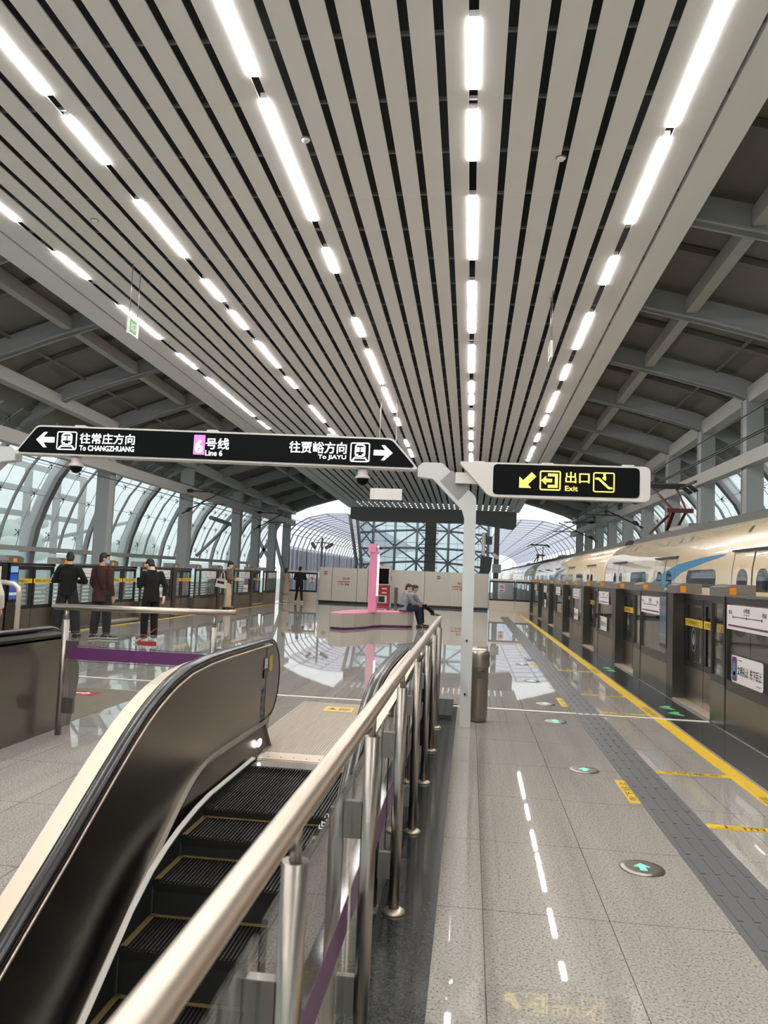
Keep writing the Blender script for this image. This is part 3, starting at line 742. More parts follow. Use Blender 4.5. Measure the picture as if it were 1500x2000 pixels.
for s in (-1, 1):
    side = 'farther' if s < 0 else 'nearer'
    # handrail: flattened rubber loop
    path = [(y, zh(y)) for y in YS] + NW + [(7.0, .21), (6.8, .2)]
    rings = []
    for i, (y, z) in enumerate(path):
        a, b = path[max(i - 1, 0)], path[min(i + 1, len(path) - 1)]
        t = Vector((0, b[0] - a[0], b[1] - a[1])).normalized(); n = Vector((0, -t.z, t.y))
        c = Vector((mx(-1.86, s), y, z)) - n * .022
        rings.append([c + XA * (.043 * math.copysign(abs(math.cos(q)) ** .6, math.cos(q))) + n * (.022 * math.copysign(abs(math.sin(q)) ** .7, math.sin(q))) for q in [2 * PI * k / 16 for k in range(16)]])
    MB().loft(rings).build('handrail', 'rubber_black', esc)
    # inner steel panel under the handrail
    up = [(y, zh(y) - .05) for y in YS] + [(7.1 + .325 * math.sin(a), .58 + .325 * math.cos(a)) for a in [PI * i / 12 for i in range(1, 12)]]
    dn = [(y, zt(y)) for y in YS[::-1] if y < 6.9]
    xi = mx(-1.825, s)
    inner = MB()
    ys = [y for y in YS if y <= 6.9] + [6.95]
    up_q = [(y, zh(y) - .05) for y in ys]; dn_q = [(y, zt(y)) for y in ys]
    for (a, b), (c, d) in zip(zip(up_q, up_q[1:]), zip(dn_q, dn_q[1:])):
        q = [(xi, c[0], c[1]), (xi, d[0], d[1]), (xi, b[0], b[1]), (xi, a[0], a[1])]; inner.add(q if s > 0 else q[::-1], [(0, 1, 2, 3)])
    nose = [(6.95, zt(6.95)), (6.95, .9)] + [(7.1, .9)] + [(7.1 + .32 * math.sin(a), .58 + .32 * math.cos(a)) for a in [PI * i / 12 for i in range(1, 12)]] + [(7.1, .26)]
    inner.prism(nose, .004, 'x', xi)
    ip = inner.build('inner_panel', 'steel_panel', esc)
    tr = MB()
    tr.loft([[(xi + .03 * -s, y, zt(y) - .012), (xi - .006 * -s, y, zt(y) - .012), (xi - .006 * -s, y, zt(y) + .018), (xi + .03 * -s, y, zt(y) + .012)] for y in ys], smooth=False)
    tr.build('trim_strip', 'steel_brushed', esc)
    # chrome bead right under the handrail
    MB().tube([(mx(-1.815, s), y, zh(y) - .06) for y in YS], .008, n=6).build('bead', 'steel_satin', esc)
    # skirt beside the steps
    sk = MB(); xs_ = mx(-1.735, s)
    for a, b in zip(ys, ys[1:]):
        q = [(xs_, a, zt(a) - (.62 if a < 4.9 else .3)), (xs_, b, zt(b) - (.62 if b < 4.9 else .3)), (xi, b, zt(b)), (xi, a, zt(a))]; sk.add(q if s > 0 else q[::-1], [(0, 1, 2, 3)])
    q = [(xs_, 6.95, .0), (xi, 6.95, .25), (mx(-2.0, s), 6.95, .25), (mx(-2.0, s), 6.95, 0)]; sk.add(q, [(0, 1, 2, 3)])
    sk.build('skirt_panel', 'steel_panel', esc)
    ls = MB(); zq = [(-1, -3.38), (3.7, -.475), (4.06, -.24), (4.3, -.125), (4.5, -.065), (4.71, -.02), (5.0, .02), (5.25, .038), (6.40, .038)]
    for (a, za), (b, zb_) in zip(zq, zq[1:]):
        q = [(mx(-1.718, s), a, za - .6), (mx(-1.718, s), b, zb_ - .6), (mx(-1.718, s), b, zb_), (mx(-1.718, s), a, za)]; ls.add(q if s > 0 else q[::-1], [(0, 1, 2, 3)])
    ls.build('lower_skirt', 'step_riser', esc)
    br = MB(); zb = [(-1, -3.38), (3.7, -.475), (4.06, -.24), (4.3, -.125), (4.5, -.065), (4.71, -.02), (5.0, .02), (5.25, .038), (6.34, .038)]
    br.loft([[(mx(-1.745, s), y, z - .006), (mx(-1.714, s), y, z - .006), (mx(-1.714, s), y, z + .002), (mx(-1.745, s), y, z + .008)] for y, z in zb], smooth=False)
    br.build('brush_strip', 'white_line', esc)
    MB().ball((mx(-1.765, s), 6.62, .10), .012, .075, .035, n=12, m=6).build('skirt_light', 'led_small', esc)
    # sloping outer deck and outer cladding
    dk = MB(); ring = []
    for y in YS: ring.append([(mx(-1.905, s), y, zh(y) - .045), (mx(-2.03, s), y, zh(y) - .065), (mx(-2.03, s), y, zh(y) - .11), (mx(-1.88, s), y, zh(y) - .1)])
    dk.loft(ring, smooth=False); dk.build('outer_deck', 'steel_satin', esc)
    oc = MB(); xo = mx(-2.03, s)
    for a, b in zip(YS, YS[1:]):
        q = [(xo, a, min(zh(a) - 1.2, 0) if a < 4 else 0), (xo, b, min(zh(b) - 1.2, 0) if b < 4 else 0), (xo, b, zh(b) - .09), (xo, a, zh(a) - .09)]; oc.add(q if s > 0 else q[::-1], [(0, 1, 2, 3)])
    end = [(7.1, 0), (7.1, .82), (7.22, .79), (7.33, .66), (7.40, .55), (7.41, .42), (7.37, .25), (7.3, 0)]
    oc.prism(end, .155, 'x', min(xo, mx(-1.875, s))); oc.build('outer_cladding', 'steel_panel' if s < 0 else 'frame_black', esc)
    if s < 0:
        # notices stuck on the inner panel near the newel
        o = V(xi + .006, 0, 0); eY = V(0, 1, 0)
        MB().rrect(o, eY, ZA, 6.86, .70, 6.96, .79, .008).build('white_notice', 'paper_white', esc)
        MB().rrect(o, eY, ZA, 6.85, .61, 6.98, .69, .02).build('key_switch', 'frame_black', esc)
        MB().rrect(o, eY, ZA, 7.02, .66, 7.13, .80, .008).build('yellow_notice', 'yellow_paint', esc)
        ch = MB()
        for k in range(5): ch.flat([(6.84, .50 - .075 * k), (6.865, .535 - .075 * k), (6.89, .50 - .075 * k), (6.865, .465 - .075 * k)], o, eY, ZA)
        ch.build('blue_sticker', 'blue_sticker', esc)
# steps
XS0, XS1 = -1.712, -.728
zst = {5.1: 0, 4.7: -.05, 4.3: -.165, 3.9: -.345, 3.5: -.57, 3.1: -.80, 2.7: -1.03, 2.3: -1.26, 1.9: -1.49, 1.5: -1.72, 1.1: -1.95, .7: -2.18}
def comb(m, x0, x1, y0, y1, z, n=46, h=.012):
    w = (x1 - x0) / n; prof_ = []
    for k in range(n): prof_ += [(x0 + k * w, z - h), (x0 + k * w + w * .12, z), (x0 + k * w + w * .5, z), (x0 + k * w + w * .62, z - h)]
    poly = prof_ + [(x1, z - h), (x1, z - .05), (x0, z - .05)]
    m.prism(poly[::-1], y1 - y0, 'y', y0)
zprev = None
for y, z in [(6.04, 0), (5.9, 0), (5.5, 0)] + list(zst.items()):
    nz = zst.get(round(y - .4, 2), z)
    m = MB(); comb(m, XS0, XS1, y + .006, y + (.40 if y < 6 else .44), z - .004); st = m.build('step', 'step_dark', esc)
    if nz < z: MB().box(XS0, XS1, y + .012, y + .03, nz - .06, z - .02).build('riser', 'step_riser', st)
    e = MB().box(XS0, XS0 + .035, y + .02, y + .40, z - .004, z - .001).box(XS0, XS1, y + .365, y + .395, z - .004, z - .001)
    if z < -.02: e.build('edge_line', 'edge_yellow', st)
lp = MB(); n = 60
for k in range(n): lp.box(-1.96 + 1.48 * k / n, -1.96 + 1.48 * (k + .6) / n, 6.72, 9.35, .003, .009)
lp.box(-1.97, -.47, 6.72, 9.4, .0005, .005)
lp.build('landing_plate', 'steel_plate', esc)
cp = MB().box(-1.73, -.71, 6.47, 6.72, .0, .008)
for k in range(80): cp.box(-1.725 + 1.0 * k / 80, -1.725 + 1.0 * (k + .5) / 80, 6.42, 6.47, -.004, .005)
cb = cp.build('comb_plate', 'steel_satin', esc)
sc = MB()
for k in range(9): sc.cyl((-1.66 + .11 * k, 6.55), .008, .008, .0095, 8)
sc.build('screw', 'frame_black', cb)
index_kids()
esc2 = dup(esc, (DXE, 0, 0)); esc2['label'] = 'steel sided escalator behind the short cross handrail, next to the queue'; esc2['category'] = 'escalator'
index_kids()
for c in KIDS[esc2.name]:
    if c.name.startswith('outer_deck'): c.material_slots[0].link = 'OBJECT'; c.material_slots[0].material = MATS['steel_dark']
    if c.name.startswith('outer_cladding'): c.material_slots[0].link = 'OBJECT'; c.material_slots[0].material = MATS['steel_panel']
stk = MB().box(-1.64, -1.3, 8.82, 9.12, .0092, .0105)
st = tag(stk.build('floor_sticker', 'yellow_paint'), 'yellow floor sticker with black pictogram on the escalator landing plate', 'sticker')
MB().text('请勿逆行', (0, 0, .0106), XA, YA, -1.47, 8.9, -1.33, 9.04, .01, .0005).prism([(-1.60, 8.95), (-1.50, 8.93), (-1.50, 8.97), (-1.53, 8.98), (-1.53, 9.04), (-1.56, 9.04), (-1.57, 8.97)], .001, 'z', .0106).build('lettering', 'ink', st)
rs = tag(MB().box(-4.86, -4.42, 8.82, 9.12, .0092, .0105).build('floor_sticker', 'red_print'), 'red floor sticker with white arrow at the far escalator', 'sticker')
MB().prism([(-4.5, 8.97), (-4.58, 9.06), (-4.58, 9.0), (-4.7, 9.0), (-4.7, 8.94), (-4.58, 8.94), (-4.58, 8.88)], .001, 'z', .0106).text('禁止', (0, 0, .0106), XA, YA, -4.83, 8.9, -4.73, 9.04, .01, .0005).build('lettering', 'paper_white', rs)

# ---- near handrail with posts and glass panels
RX = -.31
rl = thing('handrail_barrier', 'brushed steel handrail with glass panels running beside the near escalator', 'railing', (RX, 1.0, 0))
MB().tube([(RX, -.6, 1.145), (RX, 8.35, 1.15)], .0265, n=28).build('top_rail', 'rail_satin', rl)
PY = [-.85 + 1.16 * k for k in range(2, 9)] 
PY = [.3, 1.47, 2.62, 3.77, 4.93, 6.09, 7.2, 8.3]
for y in PY:
    p = MB().tube([(RX, y, .012), (RX, y, 1.055)], .026, n=18).build('post', 'steel_brushed', rl)
    MB().lathe((RX, y), [(.055, .004), (.055, .012), (.046, .018), (.028, .026)], 20).build('base_flange', 'steel_satin', p)
    MB().cyl((RX, y), .012, 1.05, 1.13, 12).build('stem', 'steel_brushed', p)
    for z in (.78, .22): MB().box(RX - .08, RX - .024, y - .014, y + .014, z - .06, z + .06).build('clamp', 'steel_brushed', p)
for i, (a, b) in enumerate(zip(PY, PY[1:])):
    g = MB().box(-.376, -.364, a + .03, b - .03, .1, .93).build('glass_panel', 'rail_glass', rl)
    MB().box(-.3635, -.3625, a + .03, b - .03, .43, .545).build('band', 'purple_band', g)
pk = MB().rrect((-.3615, 0, 0), V(0, 1, 0), ZA, 5.1, .6, 5.5, .9, .02, .001).build('notice', 'paper_white', rl)
MB().text('请靠右', (-.3600, 0, 0), V(0, 1, 0), ZA, 5.15, .65, 5.45, .85, .02, .001).build('notice_lettering', 'red_print', pk)

# ---- short cross handrail between the escalators
r2 = thing('handrail_barrier', 'short steel handrail with clear glass and purple band across between the two escalators', 'railing', (-2.9, 6.83, 0))
MB().tube([(-3.84, 6.83, 1.165), (-2.1, 6.83, 1.185)], .0285, n=24).build('top_rail', 'rail_satin', r2)
for x in (-3.72, -2.3):
    p = MB().tube([(x, 6.83, .0), (x, 6.83, 1.05)], .03, n=16).build('post', 'steel_brushed', r2)
    MB().cyl((x, 6.83), .016, 1.04, 1.14, 10).build('stem', 'steel_brushed', p)
    for za, zb in ((.7, .86), (.2, .34)): MB().box(x + .02, x + .13, 6.81, 6.85, za, zb).build('clamp', 'steel_panel', p)
for a, b, nm in ((-3.62, -2.12, 1),):
    g = MB().box(a, b, 6.75, 6.762, .32 if not nm else .1, .955).build('glass_panel', 'rail_glass', r2)
    if nm: MB().box(a, b, 6.745, 6.749, .70, .81).box(a, b, 6.745, 6.749, .685, .69).box(a, b, 6.745, 6.749, .82, .825).build('band', 'purple_band', g)
no = MB().rrect((0, 6.745, 0), XA, ZA, -2.98, .86, -2.8, .90, .005, .002).build('red_plate', 'red_print', r2)
MB().flat([(-2.97, .90), (-2.955, .90), (-2.80, 1.02), (-2.815, 1.02)], (0, 6.745, 0), XA, ZA).build('red_stroke', 'red_print', r2)

# ---- bent tube railing over at the far escalator
ut = thing('tube_railing', 'bent steel tube railing rounded at its end, beside the queue at the far escalator', 'railing', (-6.2, 10.6, 0))
yq = 10.6
MB().tube([(-8.6, yq, 1.24), (-6.75, yq, 1.24), (-6.62, yq, 1.22), (-6.55, yq, 1.17), (-6.53, yq, 1.08), (-6.53, yq, .0)], .034, n=16).build('top_rail', 'steel_satin', ut)
MB().tube([(-7.0, yq, 0), (-7.0, yq, 1.05)], .034, n=14).tube([(-7.0, yq, 1.0), (-7.0, yq, 1.22)], .018, n=10).build('post', 'steel_brushed', ut)
MB().box(-7.9, -7.1, yq - .01, yq + .01, .1, .95).build('glass_panel', 'rail_glass', ut)
MB().rrect((0, yq - .012, 0), XA, ZA, -7.35, .55, -7.16, .75, .02).build('blue_notice', 'blue_sticker', ut)

# ---- big direction sign on its gantry
TL = math.radians(.75); SX, SZ = V(math.cos(TL), 0, -math.sin(TL)), V(math.sin(TL), 0, math.cos(TL))
sg = thing('direction_sign', 'long black direction sign reading Line 6 on a white gantry', 'sign', (-.02, 8.5, 0))
for s in (-1, 1):
    pts = [(-.62, 2.80), (-.565, 2.85), (-.363, 2.85), (-.335, 2.835), (.02, 2.49), (.035, 2.45), (.05, 0), (-.07, 0), (-.092, 2.25), (-.12, 2.335), (-.45, 2.67), (-.62, 2.69)]
    if s < 0: pts = [(-6.0 - x, z + .06 * (1 if z > 2 else 0)) for x, z in pts]
    MB().prism(pts, .14, 'y', 8.43).build('post', 'post_grey', sg)
    gq = [(-.235, 2.774), (-.058, 2.507), (-.183, 2.391), (-.439, 2.654)]
    gq = [(-.24, 2.77), (-.04, 2.575), (-.165, 2.44), (-.37, 2.645)]
    if s > 0:
        MB().flat(gq, (0, 8.428, 0), XA, ZA, .003).build('speaker_grille', 'grille_grey', sg)
        bo = MB()
        for z in (.35, .92): bo.tube([(-.02, 8.43, z), (-.02, 8.415, z)], .012, n=8)
        bo.build('bolt', 'frame_black', sg)
def hexo(d, y0, dy, m, name):
    out = [(-5.395 + d * 1.9, 2.84 + d), (-5.13 + d * .4, 3.168 - d), (-.91 - d * .4, 3.108 - d), (-.60 - d * 1.9, 2.79 + d * 0 + d)]
    out = [(-5.385 + d * 2, 2.826 + d), (-5.115 + d * .5, 3.17 - d), (-.91 - d * .5, 3.108 - d), (-.605 - d * 2, 2.762 + d)]
    # round the corners a little
    pts = []; n = len(out)
    for i in range(n):
        p, a, b = Vector(out[i]), Vector(out[i - 1]), Vector(out[(i + 1) % n]); r = .05
        u, v = p + (a - p).normalized() * r, p + (b - p).normalized() * r
        for k in range(5):
            t = k / 4; pts.append(tuple((1 - t) ** 2 * u + 2 * t * (1 - t) * p + t * t * v))
    return MB().prism(pts, dy, 'y', y0).build(name, m, sg)
hexo(0, 8.40, .2, 'sign_white', 'casing')
face = hexo(.02, 8.392, .01, 'sign_black', 'face')
O = V(0, 8.388, 0)
AX = V(SX.x, 0, SX.z); AZ = V(0, 0, 1)
def W(px, pz): return (px, pz)
def onsign(x, z):   # shear of the board: height measured from its sloping centre line
    return z
gl = MB()
def arrow(m, o, cx, cz, s, d, t=.003):
    m.flat([(cx + d * s * .5, cz), (cx + d * s * .08, cz + s * .40), (cx - d * s * .10, cz + s * .40), (cx + d * s * .12, cz + s * .14), (cx - d * s * .5, cz + s * .14),
            (cx - d * s * .5, cz - s * .14), (cx + d * s * .12, cz - s * .14), (cx - d * s * .10, cz - s * .40), (cx + d * s * .08, cz - s * .40)], o, XA, AZ, t)
def trainicon(m, o, x0, z0, x1, z1):
    m.rring(o, XA, AZ, x0, z0, x1, z1, .025, .012); w, h = x1 - x0, z1 - z0; cx = (x0 + x1) / 2
    m.rring(o, XA, AZ, cx - w * .27, z0 + h * .26, cx + w * .27, z0 + h * .92, w * .16, w * .07)
    m.flat([(cx - w * .2, z0 + h * .52), (cx - w * .03, z0 + h * .52), (cx - w * .03, z0 + h * .76), (cx - w * .2, z0 + h * .76)], o, XA, AZ)
    m.flat([(cx + w * .03, z0 + h * .52), (cx + w * .2, z0 + h * .52), (cx + w * .2, z0 + h * .76), (cx + w * .03, z0 + h * .76)], o, XA, AZ)
    for d in (-1, 1):
        m.flat([(cx + d * w * .2, z0 + h * .26), (cx + d * w * .28, z0 + h * .26), (cx + d * w * .42, z0 + h * .08), (cx + d * w * .32, z0 + h * .08)], o, XA, AZ)
        m.rrect(o, XA, AZ, cx + d * w * .14 - w * .05, z0 + h * .34, cx + d * w * .14 + w * .05, z0 + h * .42, w * .02)
    m.flat([(cx - w * .26, z0 + h * .17), (cx + w * .26, z0 + h * .17), (cx + w * .26, z0 + h * .22), (cx - w * .26, z0 + h * .22)], o, XA, AZ)
arrow(gl, O, -4.995, 2.995, .225, -1); trainicon(gl, O, -4.852, 2.88, -4.605, 3.097)
gl.text('往常庄方向', O, XA, AZ, -4.57, 2.958, -3.90, 3.082, .016).text('To CHANGZHUANG', O, XA, AZ, -4.568, 2.876, -3.902, 2.938, .022)
gl.text('号线', O, XA, AZ, -3.05, 2.93, -2.776, 3.06, .016).text('Line 6', O, XA, AZ, -3.05, 2.855, -2.85, 2.918, .018)
gl.text('往贾峪方向', O, XA, AZ, -2.076, 2.915, -1.421, 3.045, .016).text('To JIAYU', O, XA, AZ, -1.742, 2.84, -1.424, 2.90, .018)
trainicon(gl, O, -1.379, 2.828, -1.159, 3.046); arrow(gl, O, -1.01, 2.938, .21, 1)
gl.build('lettering', 'glow_white', sg)
MB().flat([(-3.194, 2.866), (-3.062, 2.864), (-3.06, 3.09), (-3.192, 3.092)], O, XA, AZ).build('line_tab', 'glow_magenta', sg)
MB().text('6', O + V(0, -.003, 0), XA, AZ, -3.175, 2.885, -3.085, 3.035, .03).build('line_number', 'glow_white', sg)
clp = MB()
for x in (-4.6, -3.0, -1.6): clp.box(x - .06, x + .06, 8.42, 8.55, 3.1, 3.155 - (x + 4.6) * .012 + .025)
clp.build('hanger_clip', 'sign_white', sg)
for i, (x, z) in enumerate(((-4.652, 2.755), (-1.243, 2.71))):
    t = thing('dome_camera', 'dark dome camera under the black direction sign, below ' + ('To CHANGZHUANG' if i == 0 else 'To JIAYU'), 'camera', (x, 8.5, z - .1), 'dome cameras under the sign')
    MB().lathe((x, 8.5), [(.06, z + .05), (.062, z - .02), (.085, z - .03), (.085, z - .055)], 20).build('housing', 'sign_white', t)
    MB().lathe((x, 8.5), [(.07, z - .05), (.066, z - .085), (.045, z - .115), (.012, z - .13)], 20).build('dome', 'sign_black', t)

# ---- exit sign
ex = thing('exit_sign', 'black exit sign with lit yellow escalator pictogram in a white casing', 'sign', (.85, 8.4, 2.65))
def rc(pts, rads):
    out = []; n = len(pts)
    for i in range(n):
        p, a, b = Vector(pts[i]), Vector(pts[i - 1]), Vector(pts[(i + 1) % n]); r = rads[i]
        u, v = p + (a - p).normalized() * r, p + (b - p).normalized() * r
        for k in range(6):
            t = k / 5; out.append(tuple((1 - t) ** 2 * u + 2 * t * (1 - t) * p + t * t * v))
    return out
cas = rc([(-.17, 2.85), (1.845, 2.842), (1.845, 2.468), (.17, 2.478)], [.04, .07, .07, .06])
MB().prism(cas, .135, 'y', 8.285).build('casing', 'sign_white', ex)
MB().prism(rc([(.205, 2.83), (1.735, 2.824), (1.735, 2.505), (.205, 2.502)], [.05] * 4), .008, 'y', 8.28).build('face', 'sign_black', ex)
E_ = V(0, 8.277, 0); y_ = MB()
y_.flat([(.484, 2.581), (.61, 2.581), (.575, 2.618), (.66, 2.705), (.612, 2.75), (.525, 2.66), (.484, 2.70)], E_, XA, AZ)
y_.rring(E_, XA, AZ, .698, 2.56, .919, 2.772, .022, .014)
y_.flat([(.715, 2.667), (.765, 2.715), (.765, 2.685), (.828, 2.685), (.828, 2.648), (.765, 2.648), (.765, 2.618)], E_, XA, AZ)
y_.flat([(.785, 2.742), (.888, 2.742), (.888, 2.59), (.785, 2.59), (.785, 2.62), (.858, 2.62), (.858, 2.712), (.785, 2.712)], E_, XA, AZ)
y_.text('出口', E_, XA, AZ, .966, 2.645, 1.218, 2.765, .018).text('Exit', E_, XA, AZ, .965, 2.56, 1.098, 2.615, .014)
y_.rring(E_, XA, AZ, 1.255, 2.556, 1.477, 2.768, .022, .012)
y_.flat([(1.275, 2.70), (1.282, 2.712), (1.318, 2.712), (1.425, 2.612), (1.452, 2.612), (1.458, 2.604), (1.452, 2.592), (1.414, 2.592), (1.308, 2.69), (1.282, 2.69)], E_, XA, AZ)
y_.flat([(1.352, 2.715), (1.372, 2.73), (1.388, 2.722), (1.386, 2.68), (1.352, 2.70)], E_, XA, AZ)
y_.flat([(1.372 + .014 * math.cos(a), 2.742 + .014 * math.sin(a)) for a in [2 * PI * i / 12 for i in range(12)]], E_, XA, AZ)
y_.build('lettering', 'glow_yellow', ex)
MB().box(-.2, .08, 8.362, 8.426, 2.62, 2.74).build('bracket', 'sign_white', ex)
cc = MB()
for x in (.05, .78, 1.62): cc.box(x - .06, x + .06, 8.30, 8.40, 2.84, 2.86)
cc.build('hanger_clip', 'sign_white', ex)

# ---- litter bin by the post
bn = thing('litter_bin', 'cylindrical brushed steel litter bin behind the grey sign post', 'bin', (.125, 8.85, 0))
MB().lathe((.125, 8.85), [(.085, .0), (.105, .01), (.108, .05), (.112, .07), (.112, .60), (.115, .61)], 28).build('body', 'steel_panel', bn)
MB().lathe((.125, 8.85), [(.118, .60), (.122, .61), (.122, .74), (.118, .765), (.10, .785)], 28).build('lid', 'steel_brushed', bn)
MB().lathe((.125, 8.85), [(.10, .785), (.085, .80), (.07, .79), (.05, .78)], 28).build('ashtray', 'steel_satin', bn)
MB().box(.06, .19, 8.735, 8.75, .48, .56).build('flap', 'steel_dark', bn)

# ---- floor marks
tp = MB(); 
tp.box(1.30, 1.63, -1, 33, .0005, .006)
rg = MB(); y = 1.0
while y < 33:
    for k in range(4):
        x = 1.345 + .08 * k; rg.box(x - .013, x + .013, y + .02, y + .28, .006, .0105)
    y += .3
tpo = tag(tp.build('tactile_strip', 'tactile_grey'), 'grey ribbed tactile guiding strip along the platform beside the train', 'tactile strip'); rg.build('rib_pattern', 'tactile_grey', tpo)
yl = tag(MB().box(2.24, 2.38, -1, 37, .0005, .005).build('safety_line', 'yellow_paint'), 'yellow safety line before the train screen doors', 'floor line')
yt = MB()
for y in (6.05, 10.2, 14.5):
    yt.text('请在黄线外候车', (0, 0, .0052), V(0, -1, 0), V(1, 0, 0), -y - .35, 2.26, -y + .35, 2.355, .0, .0006)
yt.build('lettering', 'ink', yl)
tag(MB().box(-9.0, -8.88, -1, 37, .0005, .005).build('safety_line', 'yellow_paint'), 'yellow safety line before the screen doors where people queue', 'floor line')
ej = MB().box(-3.9, 2.88, 9.69, 9.76, .0045, .009); tag(ej.build('expansion_strip', 'white_line'), 'white expansion joint strip across the floor at the grey post', 'floor strip')
tag(MB().box(-8.9, -4.2, 10.2, 10.27, .0045, .009).build('expansion_strip', 'white_line'), 'white expansion joint strip across the floor by the queue', 'floor strip')
for i, (x0, x1, y0, y1, s, ax, what) in enumerate(((1.22, 1.31, 5.97, 6.61, '先下后上', 1, 'short yellow floor sticker on the granite beside the tactile strip, nearest the camera'),
        (1.22, 1.31, 10.24, 10.94, '先下后上', 1, 'short yellow floor sticker beside the tactile strip just past the white joint strip'),
        (1.22, 1.31, 14.6, 15.3, '先下后上', 1, 'short yellow floor sticker beside the tactile strip, third from the camera'),
        (1.22, 1.31, 19.0, 19.7, '先下后上', 1, 'short yellow floor sticker beside the tactile strip, farthest of its row'),
        (1.64, 2.24, 5.5, 5.59, '上而下', 0, 'yellow bar sticker from tactile strip to safety line, nearest the camera'),
        (1.64, 2.24, 6.96, 7.05, '文明乘车', 0, 'yellow bar sticker from tactile strip to safety line, second from the camera'),
        (1.64, 2.24, 9.92, 10.0, '上而下', 0, 'yellow bar sticker across to the safety line by the white joint strip'),
        (1.64, 2.24, 11.4, 11.48, '文明乘车', 0, 'yellow bar sticker across to the safety line, fourth from the camera'),
        (1.64, 2.24, 14.3, 14.4, '上而下', 0, 'yellow bar sticker across to the safety line, fifth from the camera'))):
    f = tag(MB().box(x0, x1, y0, y1, .0005, .003).build('floor_sticker', 'yellow_paint'), what, 'sticker', 'yellow floor stickers on the platform')
    if ax: MB().text(s, (0, 0, .0032), V(0, 1, 0), V(-1, 0, 0), y0 + .05, -x1 + .015, y1 - .05, -x0 - .015, .01, .0005).build('lettering', 'ink', f)
    else: MB().text(s, (0, 0, .0032), XA, YA, x0 + .05, y0 + .012, x1 - .05, y1 - .012, .0, .0005).build('lettering', 'ink', f)
for i, (x, y) in enumerate(((1.02, 4.64), (1.02, 6.88), (1.02, 9.12), (1.02, 10.35), (1.02, 12.6), (1.02, 15.0), (-1.28, 11.0))):
    t = thing('floor_light', ('round floor light with lit green arrow, %s from the camera along the tactile strip' % ORD[i]) if i < 6 else 'round floor light with green arrow beyond the escalator landing', 'floor light', (x, y, 0), 'green arrow lights in the floor')
    MB().lathe((x, y), [(.125, .001), (.12, .007), (.092, .009)], 32).build('rim', 'steel_brushed', t)
    MB().cyl((x, y), .092, .004, .0085, 32).build('lens', 'sign_black', t)
    MB().prism([(x, y + .055), (x + .045, y + .005), (x + .018, y + .005), (x + .018, y - .05), (x - .018, y - .05), (x - .018, y + .005), (x - .045, y + .005)], .001, 'z', .0088).build('arrow', 'floor_light_green', t)
for i, y in enumerate((10.2, 10.65, 14.7, 15.1)):
    tag(MB().prism([(2.52, y), (2.64, y - .14), (2.7, y - .14), (2.66, y), (2.7, y + .14), (2.64, y + .14)], .003, 'z', .004).build('floor_arrow', 'evac_green'), 'green arrow sticker on the dark floor edge by the train doors, %s from the camera' % ORD[i], 'sticker', 'green arrows on the dark floor edge')

# ---- bench with pink pillar
bx = thing('bench', 'wavy stone bench with glossy pink top and pillar', 'bench', (-2.9, 22.6, 0))
bpoly = [(-3.93, 21.6), (-3.85, 21.35), (-3.5, 21.12), (-3.2, 21.5), (-2.95, 22.1), (-2.78, 22.75), (-2.62, 23.05), (-2.3, 23.2), (-1.85, 23.4), (-1.7, 23.6), (-1.72, 24.1), (-1.95, 24.3), (-2.5, 24.3), (-3.1, 24.2), (-3.55, 23.7), (-3.8, 22.8)]
bpoly = bpoly
def inset(p, d):
    c = Vector((sum(q[0] for q in p) / len(p), sum(q[1] for q in p) / len(p))); return [tuple(Vector(q) + (c - Vector(q)).normalized() * d) for q in p]
MB().prism(inset(bpoly, .04), .07, 'z', .002).build('plinth', 'purple_band', bx)
MB().prism(bpoly, .36, 'z', .07).build('body', 'bench_stone', bx)
MB().prism(inset(bpoly, .02), .03, 'z', .43).build('seat_top', 'pink_gloss', bx)
pl = MB().prism([(-2.965, 2.25), (-2.965, .46), (-2.735, .46), (-2.735, 2.25)], .3, 'y', 22.5)
pl.loft([[(-3.02, 22.45, 2.22), (-2.79, 22.45, 2.22), (-2.79, 22.85, 2.22), (-3.02, 22.85, 2.22)], [(-3.02, 22.45, 2.47), (-2.79, 22.45, 2.47), (-2.79, 22.85, 2.47), (-3.02, 22.85, 2.47)]], smooth=False)
pil = pl.build('pillar', 'pink_gloss', bx)
MB().box(-2.735, -2.71, 22.5, 22.78, .95, 2.16).build('light_panel', 'glow_white', pil)
MB().tube([(-2.79, 22.62, 2.37), (-2.70, 22.62, 2.36)], .06, n=12).build('spot_body', 'paper_white', pil)
MB().tube([(-2.70, 22.62, 2.36), (-2.63, 22.6, 2.35)], [.05, .035], n=12).build('spot_head', 'frame_black', pil)

# ---- cabinet and screen by the partition
kb = thing('fire_cabinet', 'red fire equipment cabinet with glass door under the white screen housing', 'cabinet', (-4.35, 38.55, 0))
MB().box(-4.7, -4.03, 38.5, 38.95, .002, 1.04).build('body', 'red_box', kb)
MB().box(-4.6, -4.14, 38.48, 38.5, .14, .52).build('door', 'paper_white', kb)
MB().box(-4.56, -4.24, 38.47, 38.485, .18, .48).build('door_glass', 'frame_black', kb)
mm = MB()
for z in (.86, .66): mm.rrect((0, 38.495, 0), XA, ZA, -4.4, z - .03, -4.15, z + .03, .01)
mm.build('lettering', 'paper_white', kb)
ks = thing('screen_kiosk', 'white information screen housing with black screen standing on the red cabinet', 'screen', (-4.35, 38.55, 1.04))
MB().box(-4.72, -4.0, 38.52, 38.9, 1.04, 2.02).build('housing', 'cream_panel', ks)
MB().box(-4.66, -4.08, 38.50, 38.53, 1.1, 1.86).build('screen', 'sign_black', ks)
MB().cyl((-4.45, 38.6), .05, 2.02, 2.07, 10).build('beacon', 'red_print', ks)
